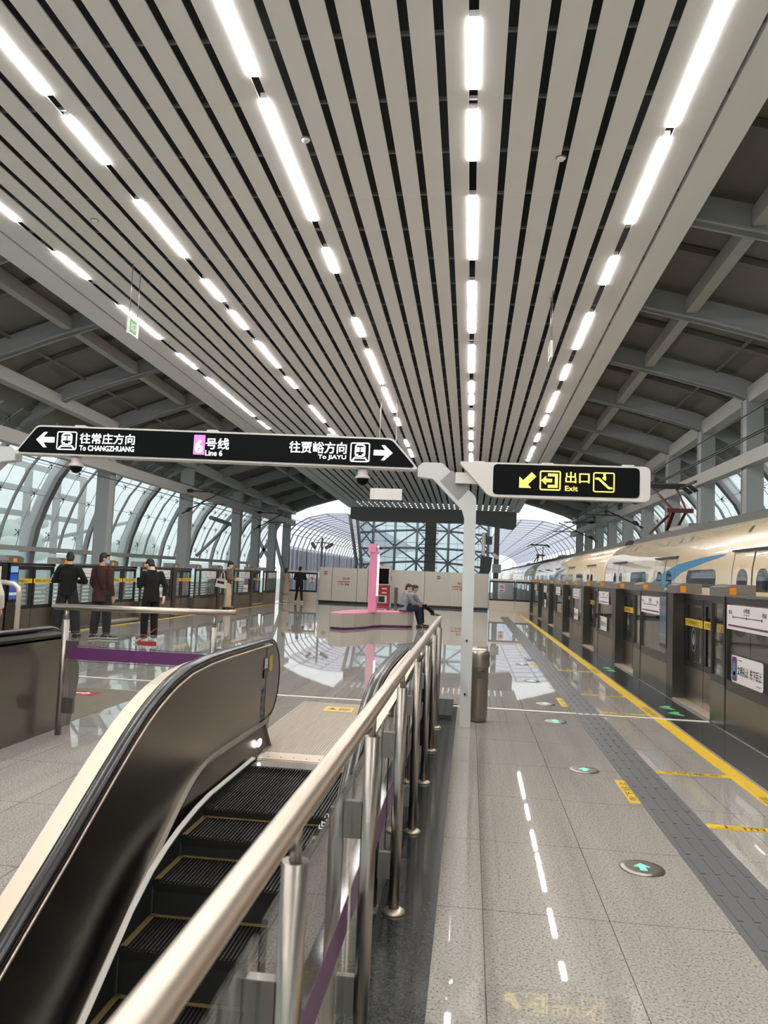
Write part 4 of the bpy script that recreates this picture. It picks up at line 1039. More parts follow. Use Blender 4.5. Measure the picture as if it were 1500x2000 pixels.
tag(MB().box(-3.75, -3.6, 38.4, 38.55, 0.002, .95).build('waste_bin', 'steel_dark'), 'narrow dark steel bin between red cabinet and seated men', 'bin')

# ---- hanging signs
hs = thing('hanging_sign', 'blank white hanging sign back seen under the direction sign', 'sign', (-2.9, 25, 4.3))
MB().box(-3.38, -2.33, 24.95, 25.05, 4.03, 4.40).build('board', 'sign_white', hs)
for x in (-3.15, -2.6): MB().tube([(x, 25, 4.4), (x, 25, zc(25) + .05)], .012, n=6).build('rod', 'steel_brushed', hs)
for i, (x, y, s) in enumerate(((-7.0, 14.6, 'over the queue side'), (1.5, 16.0, 'towards the train side'))):
    t = thing('evacuation_sign', 'small green evacuation sign hanging from thin rods ' + s, 'sign', (x, y, 6.4), 'hanging evacuation signs')
    MB().box(x - .025, x + .025, y - .22, y + .22, 6.2, 6.55).build('casing', 'sign_white', t)
    f = MB().box(x - .03, x + .03, y - .19, y + .10, 6.24, 6.51).build('face', 'evac_green', t)
    MB().text('出口', (x - .031, 0, 0), V(0, -1, 0), ZA, -y - .06, 6.29, -y + .16, 6.46, .02).text('出口', (x + .031, 0, 0), V(0, 1, 0), ZA, y - .16, 6.29, y + .06, 6.46, .02).build('lettering', 'paper_white', f)
    for q in (-.18, .18): MB().tube([(x, y + q, 6.55), (x, y + q, zc(y) + .05)], .008, n=6).build('rod', 'steel_brushed', t)
# unseen lights added behind the camera to brighten surfaces facing it
n = 0
for row in 'ABCDE':
    for a, b in ((-2.5, 3.4), (-10, -4), (-19, -12)):
        x = ROWS[row]; n += 1
        t = thing('ceiling_light', 'added unseen white linear light of the %s, behind the camera' % ROWTXT[row], 'light', (x, a, zc(a)), 'added linear lights behind the camera')
        MB().loft([[(x - .053, y, zc(y) - .014), (x + .053, y, zc(y) - .014), (x + .053, y, zc(y) + .018), (x - .053, y, zc(y) + .018)] for y in (a, b)], smooth=False).build('diffuser', 'led', t)

for i, (x, y, s) in enumerate(((1.1, 10.9, 'beside the light row nearest the train'), (-2.55, 10.3, 'next to the middle ceiling row'), (-6.9, 12.6, 'between the two light rows over the queue'))):
    d = thing('smoke_detector', 'small round pale detector on the slats ' + s, 'detector', (x, y, zc(y)), 'round detectors on the ceiling')
    MB().lathe((x, y), [(.06, zc(y) + .005), (.06, zc(y) - .02), (.045, zc(y) - .04), (.012, zc(y) - .045)], 18).build('body', 'sign_white', d)
    MB().lathe((x, y), [(.075, zc(y) + .006), (.075, zc(y) - .008), (.06, zc(y) - .012)], 18).build('base_ring', 'carrier_grey', d)

# ---- platform screen doors on both sides
def psd(side, j, yp, dy):
    """one bay: pillar at yp, then door pair, housing and fixed screen in direction dy"""
    xf = 2.9 if side > 0 else -9.5
    X = lambda d: xf + side * d                    # depth behind the front face
    Y = lambda s: yp + dy * s
    ex = V(0, -side, 0)                            # reading direction seen from the platform
    where = 'beside the train' if side > 0 else 'beside the empty track'
    nth = ORD[j]
    t = thing('platform_screen_door', 'sliding platform screen door pair %s, %s from the camera' % (where, nth), 'platform door', (X(.1), Y(1), 0), 'platform screen doors')
    def bx(m, d0, d1, s0, s1, z0, z1): return m.box(X(d0), X(d1), Y(s0), Y(s1), z0, z1)
    ZT = 1.50
    bx(MB(), 0, .30, -.16, .16, .005, ZT).build('pillar', 'steel_dark', t)
    bx(MB(), .0, .30, 1.9, 2.42, .005, .50).build('housing_panel', 'steel_panel', t)
    hg = bx(bx(bx(bx(MB(), .0, .06, 1.9, 1.94, .50, ZT), .0, .06, 2.38, 2.42, .50, ZT), .0, .06, 1.94, 2.38, 1.42, ZT), .0, .06, 1.94, 2.38, .50, .58)
    h = hg.build('housing_frame', 'steel_dark', t); bx(MB(), .02, .03, 1.94, 2.38, .58, 1.42).build('housing_glass', 'door_glass', h)
    for s0, s1 in ((-.2, .35), (1.85, 2.42)):
        cap = MB(); z0 = ZT
        cap.prism([(X(-.0), z0 + .004), (X(.34), z0 + .004), (X(.34), z0 + .15), (X(.10), z0 + .15), (X(-.0), z0 + .11)], abs(s1 - s0), 'y', min(Y(s0), Y(s1)))
        c = cap.build('lamp_housing', 'steel_brushed', t)
        yy = sorted((Y(s0), Y(s1)))
        ya = yy[0] + .05 if side > 0 else yy[0] + .16
        if side > 0: MB().box(X(.05), X(.12), yy[0] - .014, yy[0], z0 + .02, z0 + .11).build('lamp', 'orange_lamp', c)
        else: MB().box(X(-.016), X(.0), ya, ya + .12, z0 + .02, z0 + .095).build('lamp', 'orange_lamp', c)
    bx(MB(), .0, .2, .16, 1.9, .003, .03).build('threshold', 'steel_satin', t)
    bx(MB(), .15, .24, .16, 1.9, ZT - .06, ZT).build('header', 'steel_dark', t)
    for i, (s0, s1) in enumerate(((.17, 1.02), (1.04, 1.89))):
        m = MB(); z0, z1 = .03, ZT - .065
        bx(bx(bx(bx(m, .17, .21, s0, s0 + .09, .5, z1), .17, .21, s1 - .09, s1, .5, z1), .17, .21, s0 + .09, s1 - .09, z1 - .08, z1), .17, .21, s0 + .09, s1 - .09, .5, .58)
        lf = m.build('door_leaf', 'frame_black', t)
        bx(MB(), .17, .21, s0, s1, z0, .5).build('kick_panel', 'steel_panel', lf)
        bx(MB(), .185, .195, s0 + .09, s1 - .09, .58, z1 - .08).build('glass', 'door_glass', lf)
        ya, yb = sorted((Y(s0 + .02), Y(s1 - .02)))
        o = V(X(.168), 0, 0)
        k = -side
        a, b = sorted((k * ya, k * yb))
        MB().flat([(a, 1.06), (b, 1.06), (b, 1.16), (a, 1.16)], o, ex, ZA, .002).build('warning_strip', 'yellow_paint', lf)
        first = (i == 0) == (side * dy < 0)
        MB().text('灯闪铃响请勿上下' if first else '文明礼让先下后上', o, ex, ZA, a + .05, 1.075, b - .05, 1.145, .01, .003).build('strip_lettering', 'ink', lf)
        c = (a + b) / 2; q = MB(); n = 20
        for rr in (.16,):
            o2 = o - ex.cross(ZA) * -.002
            A = [(c + .10 * math.cos(2 * PI * i2 / n), .88 + .16 * math.sin(2 * PI * i2 / n)) for i2 in range(n)]
            B = [(c + .09 * math.cos(2 * PI * i2 / n), .88 + .148 * math.sin(2 * PI * i2 / n)) for i2 in range(n)]
            q.add([o2 + ex * p[0] + ZA * p[1] for p in A + B], [(i2, (i2 + 1) % n, n + (i2 + 1) % n, n + i2) for i2 in range(n)])
        q.flat([(c - .05, .84), (c - .012, .80), (c - .012, .97), (c - .05, .88)], o2, ex, ZA, .001).flat([(c + .012, .80), (c + .05, .84), (c + .05, .88), (c + .012, .97)], o2, ex, ZA, .001)
        q.build('emblem', 'grille_grey', lf)
    # fixed screen between this bay and the next
    f = thing('fixed_screen', 'fixed glass screen with white route map plate %s, %s from the camera' % (where, nth), 'platform screen', (X(.1), Y(3.3), 0), 'fixed platform screens')
    s0, s1 = 2.43, 4.4 - .21 if side > 0 else 4.45 - .21
    bx(MB(), .01, .10, s0, s1, .005, .46).build('base_panel', 'steel_panel', f)
    bx(bx(bx(bx(MB(), .01, .07, s0, s1, .46, .58), .01, .07, s0, s1, 1.43, ZT), .01, .07, s0, s0 + .04, .58, 1.43), .01, .07, s1 - .1, s1, .58, 1.43).build('frame', 'steel_dark' if side > 0 else 'frame_black', f)
    bx(MB(), .03, .045, s0 + .04, s1 - .1, .58, 1.43).build('glass', 'door_glass', f)
    bx(MB(), .0, .34, s0 + .02, s1 - .04, ZT + .004, ZT + .03).build('top_cap', 'steel_brushed', f)
    o = V(X(.006), 0, 0); k = -side; a, b = sorted((k * Y(s0 + (.06 if side > 0 else .3)), k * Y(s1 - (.44 if side > 0 else .2)))); c = (a + b) / 2
    pl = MB().rrect(o, ex, ZA, a, 1.15, b, 1.42, .01, .004).build('route_map', 'paper_white', f)
    MB().flat([(a + .05, 1.185), (b - .05, 1.185), (b - .05, 1.205), (a + .05, 1.205)], o, ex, ZA, .006).build('purple_bar', 'purple_band', pl)
    ln = MB().flat([(a + .2, 1.288), (b - .2, 1.288), (b - .2, 1.296), (a + .2, 1.296)], o, ex, ZA, .006)
    for q in (a + .2, c, b - .2): ln.flat([(q - .008, 1.277), (q + .008, 1.277), (q + .008, 1.307), (q - .008, 1.307)], o, ex, ZA, .006)
    ln.text('贾峪', o, ex, ZA, b - .19, 1.32, b - .08, 1.365, .01, .006).text('常庄', o, ex, ZA, a + .07, 1.32, a + .18, 1.365, .01, .006).text('6号线', o, ex, ZA, c - .09, 1.345, c + .09, 1.395, .02, .006).text('Line 6', o, ex, ZA, c - .08, 1.318, c + .08, 1.336, .01, .006)
    ln.build('map_lettering', 'ink', pl)
    if (side > 0 and j in (1, 3, 4, 6)) or (side < 0 and j in (0, 2, 4)):
        a2, b2 = c - .46, c + .46
        sp = MB().rrect(o, ex, ZA, a2, .585, b2, .875, .03, .004).build('courtesy_notice', 'paper_white', f)
        pb = MB().rrect(o, ex, ZA, a2 + .015, .60, a2 + .17, .86, .03, .006).build('purple_tab', 'purple_band', sp)
        MB().rrect(o, ex, ZA, a2 + .055, .64, a2 + .13, .80, .03, .008).flat([(a2 + .02, .66), (a2 + .165, .66), (a2 + .165, .70), (a2 + .02, .70)], o, ex, ZA, .008).build('blue_motif', 'train_blue', sp)
        MB().text('文明礼让', o, ex, ZA, a2 + .19, .675, a2 + .52, .775, .016, .006).text('先下后上', o, ex, ZA, a2 + .56, .675, b2 - .03, .775, .016, .006).flat([(a2 + .19, .832), (a2 + .32, .832), (a2 + .32, .838), (a2 + .19, .838)], o, ex, ZA, .006).flat([(b2 - .18, .622), (b2 - .05, .622), (b2 - .05, .628), (b2 - .18, .628)], o, ex, ZA, .006).build('lettering', 'ink', sp)
    if (side > 0 and j in (1, 3)) or (side < 0 and j == 1):
        if side > 0: a3, b3 = sorted((k * Y(-.23), k * Y(-.60)))
        else: a3, b3 = sorted((k * Y(-.13), k * Y(.13)))
        oo = V(X(-.012 if side < 0 else .012), 0, 0)
        sc = thing('info_screen', 'tall lit information screen on the door pillar %s, %s of its side' % (where, ORD[0 if j < 2 else 1]), 'screen', (X(0), Y(0), .7), 'lit information screens')
        MB().rrect(oo, ex, ZA, a3 - .03, .68, b3 + .03, 1.5, .01, .012).build('casing', 'frame_black', sc)
        MB().rrect(oo, ex, ZA, a3, .74, b3, 1.44, .005, .016).build('display', 'screen_blue' if side < 0 else 'screen_dim', sc)
for j in range(8): psd(1, j, 7.25 + 4.4 * j, -1)
for j in range(5): psd(-1, j + 1, 15.15 + 4.45 * j, 1)
psd(-1, 0, 10.7, 1)

# ---- the train
TX = 3.5; TC = 4.9
TPR = [(3.54, -.95), (TX, -.6), (TX, 1.55), (3.515, 1.85), (3.56, 2.1), (3.66, 2.32), (3.84, 2.5), (4.1, 2.62), (4.5, 2.72), (4.9, 2.76)]
def side_x(z):
    for (x0, z0), (x1, z1) in zip(TPR, TPR[1:]):
        if z <= z1: return x0 + (x1 - x0) * (z - z0) / (z1 - z0)
    return TC
train = thing('train', 'parked cream metro train with blue swoosh and dark windows behind the screen doors', 'train', (TC, 30, -1.1))
def tside(m, poly, d):
    """patch following the curved flank: poly of (y, z) rows"""
    for (y0, y1, z), (y2, y3, z2) in zip(poly, poly[1:]):
        a = [(side_x(z) - d, y0, z), (side_x(z) - d, y1, z), (side_x(z2) - d, y3, z2), (side_x(z2) - d, y2, z2)]
        m.add(a, [(0, 1, 2, 3)])
def rwin(y0, y1, z0, z1, r):
    rows = []
    for k in range(5):
        a = PI / 2 * k / 4; rows.append((y0 + r - r * math.sin(a), y1 - r + r * math.sin(a), z0 + r - r * math.cos(a)))
    for k in range(5):
        a = PI / 2 * k / 4; rows.append((y0 + r - r * math.cos(a), y1 - r + r * math.cos(a), z1 - r + r * math.sin(a)))
    return rows
for ci, (c0, c1) in enumerate(((-1.2, 20.85), (21.15, 43.0), (43.3, 65.2), (65.5, 87.4), (87.7, 109))):
    m = MB(); full = TPR + [(2 * TC - x, z) for x, z in TPR[-2::-1]]
    def ring(y, s=1): return [(TC + (x - TC) * s, y, z if s == 1 else .9 + (z - .9) * s) for x, z in full]
    m.loft([ring(c0, .97), ring(c0 + .12), ring(c1 - .12), ring(c1, .97)], smooth=True)
    body = m.build('car_body', 'train_cream', train)
    if ci < 4: MB().loft([[(TC + (x - TC) * .9, y, .9 + (z - .9) * .92) for x, z in full] for y in (c1 - .02, c1 + .32)], smooth=False).build('gangway_bellows', 'roof_gear', train)
    doors = [c for c in ([5.7, 10.14, 14.58, 19.02] if ci == 0 else [c0 + 2.25 + 4.45 * k for k in range(5)] if ci == 1 else [c0 + 2.25 + 4.45 * k for k in range(5)] if ci == 2 else [])]
    sm = MB()
    for i, d in enumerate(doors):
        for q in (-.75, 0, .75):
            tside(sm, [(d + q - (.008 if q else .02), d + q + (.008 if q else .02), z) for z in (-.4, .4, 1.0, 1.55, 1.85, 2.08)], .003)
        MB().box(side_x(2.1) - .03, side_x(2.1) + .02, d - .8, d + .8, 2.1, 2.125).build('door_gutter', 'frame_black', body)
        if ci < 3:
            for q in (-.55, .16):
                w = MB(); tside(w, rwin(d + q, d + q + .39, .98, 1.86, .15), .005); w.build('door_window', 'train_glass', body)
            if i < len(doors) - 1:
                w = MB(); tside(w, rwin(d + 1.45, d + 2.95, .95, 1.87, .13), .005); w.build('window', 'train_glass', body)
    if doors:
        sm.build('door_seam', 'roof_gear', body)
    vt = MB()
    for d in doors:
        for q in (-.1, .55, 1.5) if ci == 0 else (0.2, .8):
            z = 2.37; y = d + q - .9
            vt.add([(side_x(z) - .012, y, z), (side_x(z) - .012, y + .10, z), (side_x(z + .1) - .012, y + .22, z + .1), (side_x(z + .1) - .012, y + .12, z + .1)], [(0, 1, 2, 3)])
    if doors: vt.build('vent_slot', 'frame_black', body)
    st = MB(); tside(st, [(c0 + .1, c1 - .1, z) for z in (1.28, 1.36, 1.44)], .002)
    st.build('pink_stripe', 'train_pink', body)
    st = MB(); tside(st, [(c0 + .1, c1 - .1, z) for z in (-.58, .3, .9, 1.26)], .002)
    st.build('lower_flank_shade', 'train_cream_shaded', body)  # painted shade over the lower cream flank, behind the screen doors
    if ci < 2:
        o = 0 if ci == 0 else 18.4
        sw = MB()
        lo = [(11.3, 2.07), (12.3, 1.975), (13.4, 1.84), (14.2, 1.66), (14.9, 1.45), (15.5, 1.2)]
        up = [(11.25, 2.09), (12.4, 2.06), (13.7, 1.98), (14.8, 1.82), (15.7, 1.6), (16.5, 1.28)]
        for (p, q), (r, s2) in zip(zip(lo, lo[1:]), zip(up, up[1:])):
            N = 4
            for k in range(N):
                A = [p[0] + (q[0] - p[0]) * t for t in (k / N, (k + 1) / N)]
                f = lambda a, b, t: (a[0] + (b[0] - a[0]) * t, a[1] + (b[1] - a[1]) * t)
                c4 = [f(p, q, k / N), f(p, q, (k + 1) / N), f(r, s2, (k + 1) / N), f(r, s2, k / N)]
                sw.add([(side_x(z) - .004, y + o, z) for y, z in c4], [(0, 1, 2, 3)])
        sw.build('blue_swoosh', 'train_blue', body)
    # roof equipment
    rgx = MB(); rnd = random.Random(ci)
    y = c0 + .6
    rgx.prism([(4.12, 2.6), (5.68, 2.6), (5.6, 2.765), (4.2, 2.765)], c1 - c0 - .8, 'y', c0 + .4)
    while y < c1 - 2:
        L = rnd.uniform(1.2, 3.2); hh = rnd.uniform(.0, .05)
        rgx.prism([(4.12, 2.62), (5.68, 2.62), (5.55, 2.78 + hh * .6), (4.3, 2.78 + hh * .6)], L, 'y', y); y += L + rnd.uniform(.3, 1.2)
    rgx.build('roof_equipment', 'roof_gear', body)
    MB().prism([(4.3, 2.6), (5.5, 2.6), (5.4, 2.9), (4.4, 2.9)], 1.6, 'y', c1 - 4.6).build('roof_unit', 'carrier_grey', body)
for yc, h in ((19.2, 4.1), (56, 4.1)):
    pn = MB()
    pn.tube([(4.6, yc + 1.4, 2.95), (4.75, yc - .3, 3.4)], .035, n=8).tube([(5.2, yc + 1.4, 2.95), (5.05, yc - .3, 3.4)], .035, n=8)
    pn.tube([(4.75, yc - .3, 3.4), (4.6, yc + 1.2, 4.1)], .028, n=8).tube([(5.05, yc - .3, 3.4), (5.2, yc + 1.2, 4.1)], .028, n=8)
    pn.bar((4.75, yc + .3, 2.98), (4.75, yc - .3, 3.4), .08, .08).bar((4.6, yc - .3, 3.4), (5.2, yc - .3, 3.4), .1, .1)
    p = pn.build('pantograph', 'panto_red', train)
    hd = MB()
    for q in (1.1, 1.3, 1.6, 1.8): hd.tube([(4.1, yc + q, 4.05), (4.3, yc + q, 4.2), (5.5, yc + q, 4.2), (5.7, yc + q, 4.05)], .03, n=6)
    hd.bar((4.4, yc + .2, 4.18), (4.4, yc + 2.0, 4.18), .05, .05).bar((5.4, yc + .2, 4.18), (5.4, yc + 2.0, 4.18), .05, .05)
    hd.build('collector_head', 'roof_gear', p)

# ================================================================== PEOPLE
def fuse(name, m, mname, parent, vox, smooth=3):
    """one continuous skin over the lofted limbs"""
    me = bpy.data.meshes.new('tmp'); me.from_pydata([tuple(v) for v in m.v], [], m.f); me.update()
    o = bpy.data.objects.new('tmp', me); COL.objects.link(o)
    r = o.modifiers.new('r', 'REMESH'); r.mode = 'VOXEL'; r.voxel_size = vox; r.use_smooth_shade = True
    s = o.modifiers.new('s', 'SMOOTH'); s.factor = .5; s.iterations = smooth
    dg = bpy.context.evaluated_depsgraph_get(); em = bpy.data.meshes.new_from_object(o.evaluated_get(dg))
    bpy.data.objects.remove(o); bpy.data.meshes.remove(me)
    em.name = name; em.materials.clear(); em.materials.append(MATS[mname])
    em.polygons.foreach_set('use_smooth', [True] * len(em.polygons))
    ob = bpy.data.objects.new(name, em); COL.objects.link(ob)
    if parent is not None: ob.parent = parent; ORG[ob.name] = ORG[parent.name]
    return ob
def limb(m, pts, rs, n=12):
    m.tube(pts, rs, n=n)
    for p, r in zip(pts, rs): m.ball(p, r, n=10, m=6)
def ell(m, secs, n=18):
    """torso: (centre, rx, ry) rings"""
    m.loft([[(c[0] + rx * math.cos(2 * PI * k / n), c[1] + ry * math.sin(2 * PI * k / n), c[2]) for k in range(n)] for c, rx, ry in secs])
def hand(m, w, d, pn, sgn, curl=.5):
    """palm, four unequal fingers and a thumb; d points along the forearm, pn is the palm normal"""
    w, d, pn = Vector(w), Vector(d).normalized(), Vector(pn).normalized(); sd = d.cross(pn).normalized() * sgn
    m.loft([[w + d * t + sd * (a * ww) + pn * (b * .014) for a, b in ((-1, -1), (1, -1), (1, 1), (-1, 1))] for t, ww in ((-.01, .024), (.04, .038), (.085, .040))], smooth=False)
    for i, L in enumerate((.070, .080, .076, .060)):
        b = w + d * .08 + sd * (.030 - .02 * i); e = b + d * L * .5 + pn * L * .22 * curl; f = e + d * L * .35 * (1 - curl * .6) + pn * L * .45 * curl
        m.tube([b, e, f], [.0095, .009, .0075], n=7); m.ball(f, .0075, n=6, m=4)
    b = w + d * .025 + sd * .03; e = b + d * .03 + sd * .028 + pn * .012; f = e + d * .03 + pn * .016
    m.tube([b, e, f], [.012, .0105, .009], n=7); m.ball(f, .009, n=6, m=4)

def person(label, loc, yaw, J, wear, h=1.72, group=None, vox=.011):
    """J: joints in the figure's own frame (x right, y forward). wear: colours and extras."""
    t = thing('person', label, 'person', (0, 0, 0), group)
    S = h / 1.74
    K = {k: Vector(v) * S for k, v in J.items()}
    neck, head = K['neck'], K['head']; hd = (head - neck).normalized()
    fwd = Vector(J.get('face', (0, 1, 0))).normalized(); fwd = (fwd - hd * fwd.dot(hd)).normalized(); rt = fwd.cross(hd).normalized()
    Rm = Matrix((rt, fwd, hd)).transposed()
    hc = head
    sk = wear.get('skin', 'skin')
    b = MB()
    # head: skull, jaw, nose, ears, brow
    b.ball(hc + hd * .02 * S, .076 * S, .095 * S, .112 * S, rot=Rm); b.ball(hc + fwd * .028 * S - hd * .055 * S, .056 * S, .062 * S, .064 * S, rot=Rm)
    b.tube([hc + fwd * .088 * S + hd * .015 * S, hc + fwd * .112 * S - hd * .028 * S], [.010 * S, .015 * S], n=7)
    for s in (-1, 1): b.ball(hc + rt * s * .078 * S - hd * .01 * S - fwd * .005, .012 * S, .022 * S, .032 * S, n=8, m=6, rot=Rm)
    b.ball(hc + fwd * .086 * S - hd * .062 * S, .024 * S, .012 * S, .012 * S, n=8, m=5, rot=Rm)
    limb(b, [neck - hd * .05 * S, hc - hd * .05 * S - fwd * .01 * S], [.060 * S, .052 * S])
    # torso
    pel, chest = K['pelvis'], K['chest']
    mid = (pel + chest) / 2 + Vector(J.get('bow', (0, 0, 0)))
    def torso(m, e, hem=None):
        secs = [(pel + (chest - pel) * (-.16), .145, .10), (pel, .165, .115), (mid, .145, .10), (chest, .175, .115), (chest + (neck - chest) * .6, .140, .085), (neck + Vector((0, 0, .01)), .075, .065)]
        if hem is not None: secs = [(pel + Vector((0, 0, hem)), .175, .125)] + secs[1:]
        ell(m, [(c, (rx + e) * S, (ry + e) * S) for c, rx, ry in secs])
    torso(b, -.012)
    for s, q in (('l', -1), ('r', 1)):
        limb(b, [K['sh' + s], (K['sh' + s] + K['el' + s]) / 2, K['el' + s]], [.048 * S, .044 * S, .036 * S]); limb(b, [K['el' + s], (K['el' + s] * 2 + K['wr' + s]) / 3, K['wr' + s]], [.036 * S, .038 * S, .024 * S])
        d = K['wr' + s] - K['el' + s]
        hand(b, K['wr' + s] + d.normalized() * .01, d, J.get('palm' + s, (-q, 0, 0)), q * J.get('flip', 1), J.get('curl', .55))
        limb(b, [K['hip' + s], (K['hip' + s] + K['kn' + s]) / 2, K['kn' + s]], [.080 * S, .070 * S, .05 * S]); limb(b, [K['kn' + s], (K['kn' + s] * 2 + K['an' + s]) / 3, K['an' + s]], [.05 * S, .05 * S, .034 * S])
        fd = Vector(J.get('foot' + s, (q * .15, 1, 0))).normalized()
        limb(b, [K['an' + s] - Vector((0, 0, .03)) * S, K['an' + s] + fd * .12 * S - Vector((0, 0, .045)) * S], [.034 * S, .028 * S])
    body = fuse('body', b, sk, t, .0085 if vox < .012 else .012)
    # hair: cap over skull and nape
    hr = MB(); hr.ball(hc + hd * .036 * S - fwd * .016 * S, .084 * S, .096 * S, .105 * S, rot=Rm)
    hr.ball(hc - fwd * .045 * S - hd * .03 * S, .070 * S, .055 * S, .06 * S, rot=Rm)
    hl = wear.get('hair', 0)
    hr.ball(hc + fwd * .045 * S + hd * .09 * S, .066 * S, .05 * S, .035 * S, rot=Rm)
    if hl: hr.ball(hc - fwd * .05 * S - hd * .06 * S, .085 * S, .06 * S, .09 * S, rot=Rm)
    if wear.get('curly'):
        rr = random.Random(3)
        for i in range(26):
            a, e = rr.uniform(0, 2 * PI), rr.uniform(.1, 1.4); d = rt * math.cos(a) * math.cos(e) + fwd * (math.sin(a) * math.cos(e) - .1) + hd * math.sin(e)
            hr.ball(hc + hd * .04 * S + d * .088 * S, .03 * S, n=7, m=5)
    fuse('hair', hr, 'hair_black', t, .011, 1)
    for s in (-1, 1):
        MB().ball(hc + rt * s * .033 * S + fwd * .088 * S + hd * .022 * S, .010 * S, .008 * S, .006 * S, n=8, m=5, rot=Rm).build('eye', 'eye_dark', t)
    if wear.get('mask'):
        mk = MB(); mk.ball(hc + fwd * .042 * S - hd * .048 * S, .063 * S, .075 * S, .055 * S, rot=Rm); fuse('face_mask', mk, wear['mask'], t, .009, 1)
    else:
        MB().ball(hc + fwd * .097 * S - hd * .062 * S, .022 * S, .006 * S, .006 * S, n=8, m=5, rot=Rm).build('mouth', 'lip', t)
    # top
    tp = MB(); torso(tp, .012, wear.get('hem', -.06))
    ln = wear.get('sleeve', 1.0)
    for s in 'lr':
        e, w, sh = K['el' + s], K['wr' + s], K['sh' + s]; end = e + (w - e) * (.93 * ln if ln > .3 else .0)
        limb(tp, [sh, (sh + e) / 2, e], [.074 * S, .066 * S, .058 * S])
        if ln > .3: tp.tube([e, (e + end) / 2, end], [.058 * S, .054 * S, .046 * S])
    fuse('top', tp, wear['top'], t, vox)
    # trousers or skirt
    tr = MB(); loose = wear.get('loose', 0)
    if wear.get('skirt'):
        z = wear['skirt'] * S
        ell(tr, [((pel.x, pel.y, z), .23 * S, .2 * S), ((pel.x, pel.y, (z + pel.z) / 2), .2 * S, .165 * S), (pel + Vector((0, 0, .02)), .17 * S, .125 * S), (pel + Vector((0, 0, .12)), .15 * S, .11 * S)])
    else:
        ell(tr, [(pel + Vector((0, 0, -.09)) * S, .15 * S, .115 * S), (pel, .17 * S, .122 * S), (pel + Vector((0, 0, .1)) * S, .155 * S, .112 * S)])
        for s in 'lr':
            hp, kn, an = K['hip' + s], K['kn' + s], K['an' + s]
            limb(tr, [hp, (hp + kn) / 2, kn], [(.094 + loose * .3) * S, (.084 + loose * .6) * S, (.066 + loose) * S])
            tr.tube([kn, (kn + an) / 2, an + (kn - an).normalized() * .03], [(.066 + loose) * S, (.062 + loose) * S, (.052 + loose) * S])
    fuse('skirt' if wear.get('skirt') else 'trousers', tr, wear['bottom'], t, vox)
    for s, q in (('l', -1), ('r', 1)):
        fd = Vector(J.get('foot' + s, (q * .15, 1, 0))).normalized(); an = K['an' + s]; upv = Vector((0, 0, 1)) if abs(fd.z) < .6 else Vector((0, -1, .3)).normalized()
        sh = MB(); sole = an - upv * .048 * S; sdv = fd.cross(upv).normalized()
        for a, w, hgt in ((-.07, .036, .045), (0, .040, .05), (.08, .044, .034), (.15, .046, .026), (.19, .034, .022)):
            c = sole + fd * a * S
            sh.ball(c, .001) if False else sh.ball(c + upv * hgt * .5 * S, w * S, .05 * S, hgt * S, rot=Matrix((sdv, fd, upv)).transposed(), n=10, m=6)
        so = fuse('shoe', sh, wear.get('shoes', 'shoe_black'), t, .011, 1)
        bs = MB(); 
        if wear.get('sole'):
            bs.loft([[sole + fd * a * S + sdv * w * c * S + upv * z * S for c, z in ((-1, -.012), (1, -.012), (1, .012), (-1, .012))] for a, w in ((-.11, .034), (0, .043), (.1, .05), (.19, .046), (.235, .026))], smooth=False); bs.build('sole', wear['sole'], so)
    if wear.get('strap'):
        st = MB(); a, bb = K['shl'] * .55 + neck * .45 + Vector((0, -.05, .03)), K['elr'] * .35 + pel * .65 + Vector((.05, -.09, 0))
        pts = []
        for k in range(9):
            u = k / 8; p = a.lerp(bb, u); p.y -= .115 * math.sin(PI * min(1, u * 1.1)) * .55 + .035; pts.append(p)
        st.tube(pts, .016, n=6); st.build('shoulder_strap', 'cloth_black', t)
    # stand it in place
    t.location = loc; t.rotation_euler = (0, 0, yaw)
    ORG[t.name] = Vector((0, 0, 0))
    return t, K
def stand(**kw):
    J = dict(neck=(0, -.005, 1.46), head=(0, .02, 1.60), chest=(0, 0, 1.26), pelvis=(0, 0, .94), shl=(-.175, 0, 1.375), shr=(.175, 0, 1.375),
             ell=(-.235, -.02, 1.11), elr=(.235, -.02, 1.11), wrl=(-.225, .06, .87), wrr=(.225, .06, .87), hipl=(-.09, 0, .90), hipr=(.09, 0, .90),
             knl=(-.105, .02, .50), knr=(.105, .02, .50), anl=(-.115, -.01, .075), anr=(.115, -.01, .075))
    J.update(kw); return J
# yaw: the direction of the figure's front, measured from +Y (away from the camera) anticlockwise
# man in black sweatshirt, both hands on a phone in front of him
J = stand(head=(-.015, .05, 1.585), face=(-.25, 1, -.35), ell=(-.31, .06, 1.13), elr=(.31, .06, 1.13), wrl=(-.13, .27, 1.13), wrr=(.11, .27, 1.12), palml=(.6, -.3, .5), palmr=(-.6, -.3, .5),
          knl=(-.15, .02, .5), knr=(.16, .02, .5), anl=(-.20, -.01, .075), anr=(.22, -.03, .075))
p, K = person('person in black sweatshirt with white lettering on the sleeve, feet apart, back turned', (-8.32, 15.25, 0), math.radians(12), J, dict(top='cloth_black', bottom='cloth_charcoal', loose=.035, hem=-.10, shoes='shoe_black'), 1.80)
w = MB(); a = K['ell']; d = (K['wrl'] - K['ell']).normalized()
sl = V(-.30, .11, 1.20)
w.text('YES', V(-.385, .0, 0), V(0, -.75, .66).normalized(), V(0, .66, .75).normalized(), .72, .83, .90, .93, .03, .0) if False else None
for k in range(4):
    c = K['shl'].lerp(K['ell'], .62 + .12 * k) + V(-.062, -.028, .0)
    w.tube([c + V(.02, -.045, .03), c + V(-.005, -.02, .0), c + V(.02, -.045, -.02)], .008, n=5)
w.build('sleeve_lettering', 'cloth_white', p)
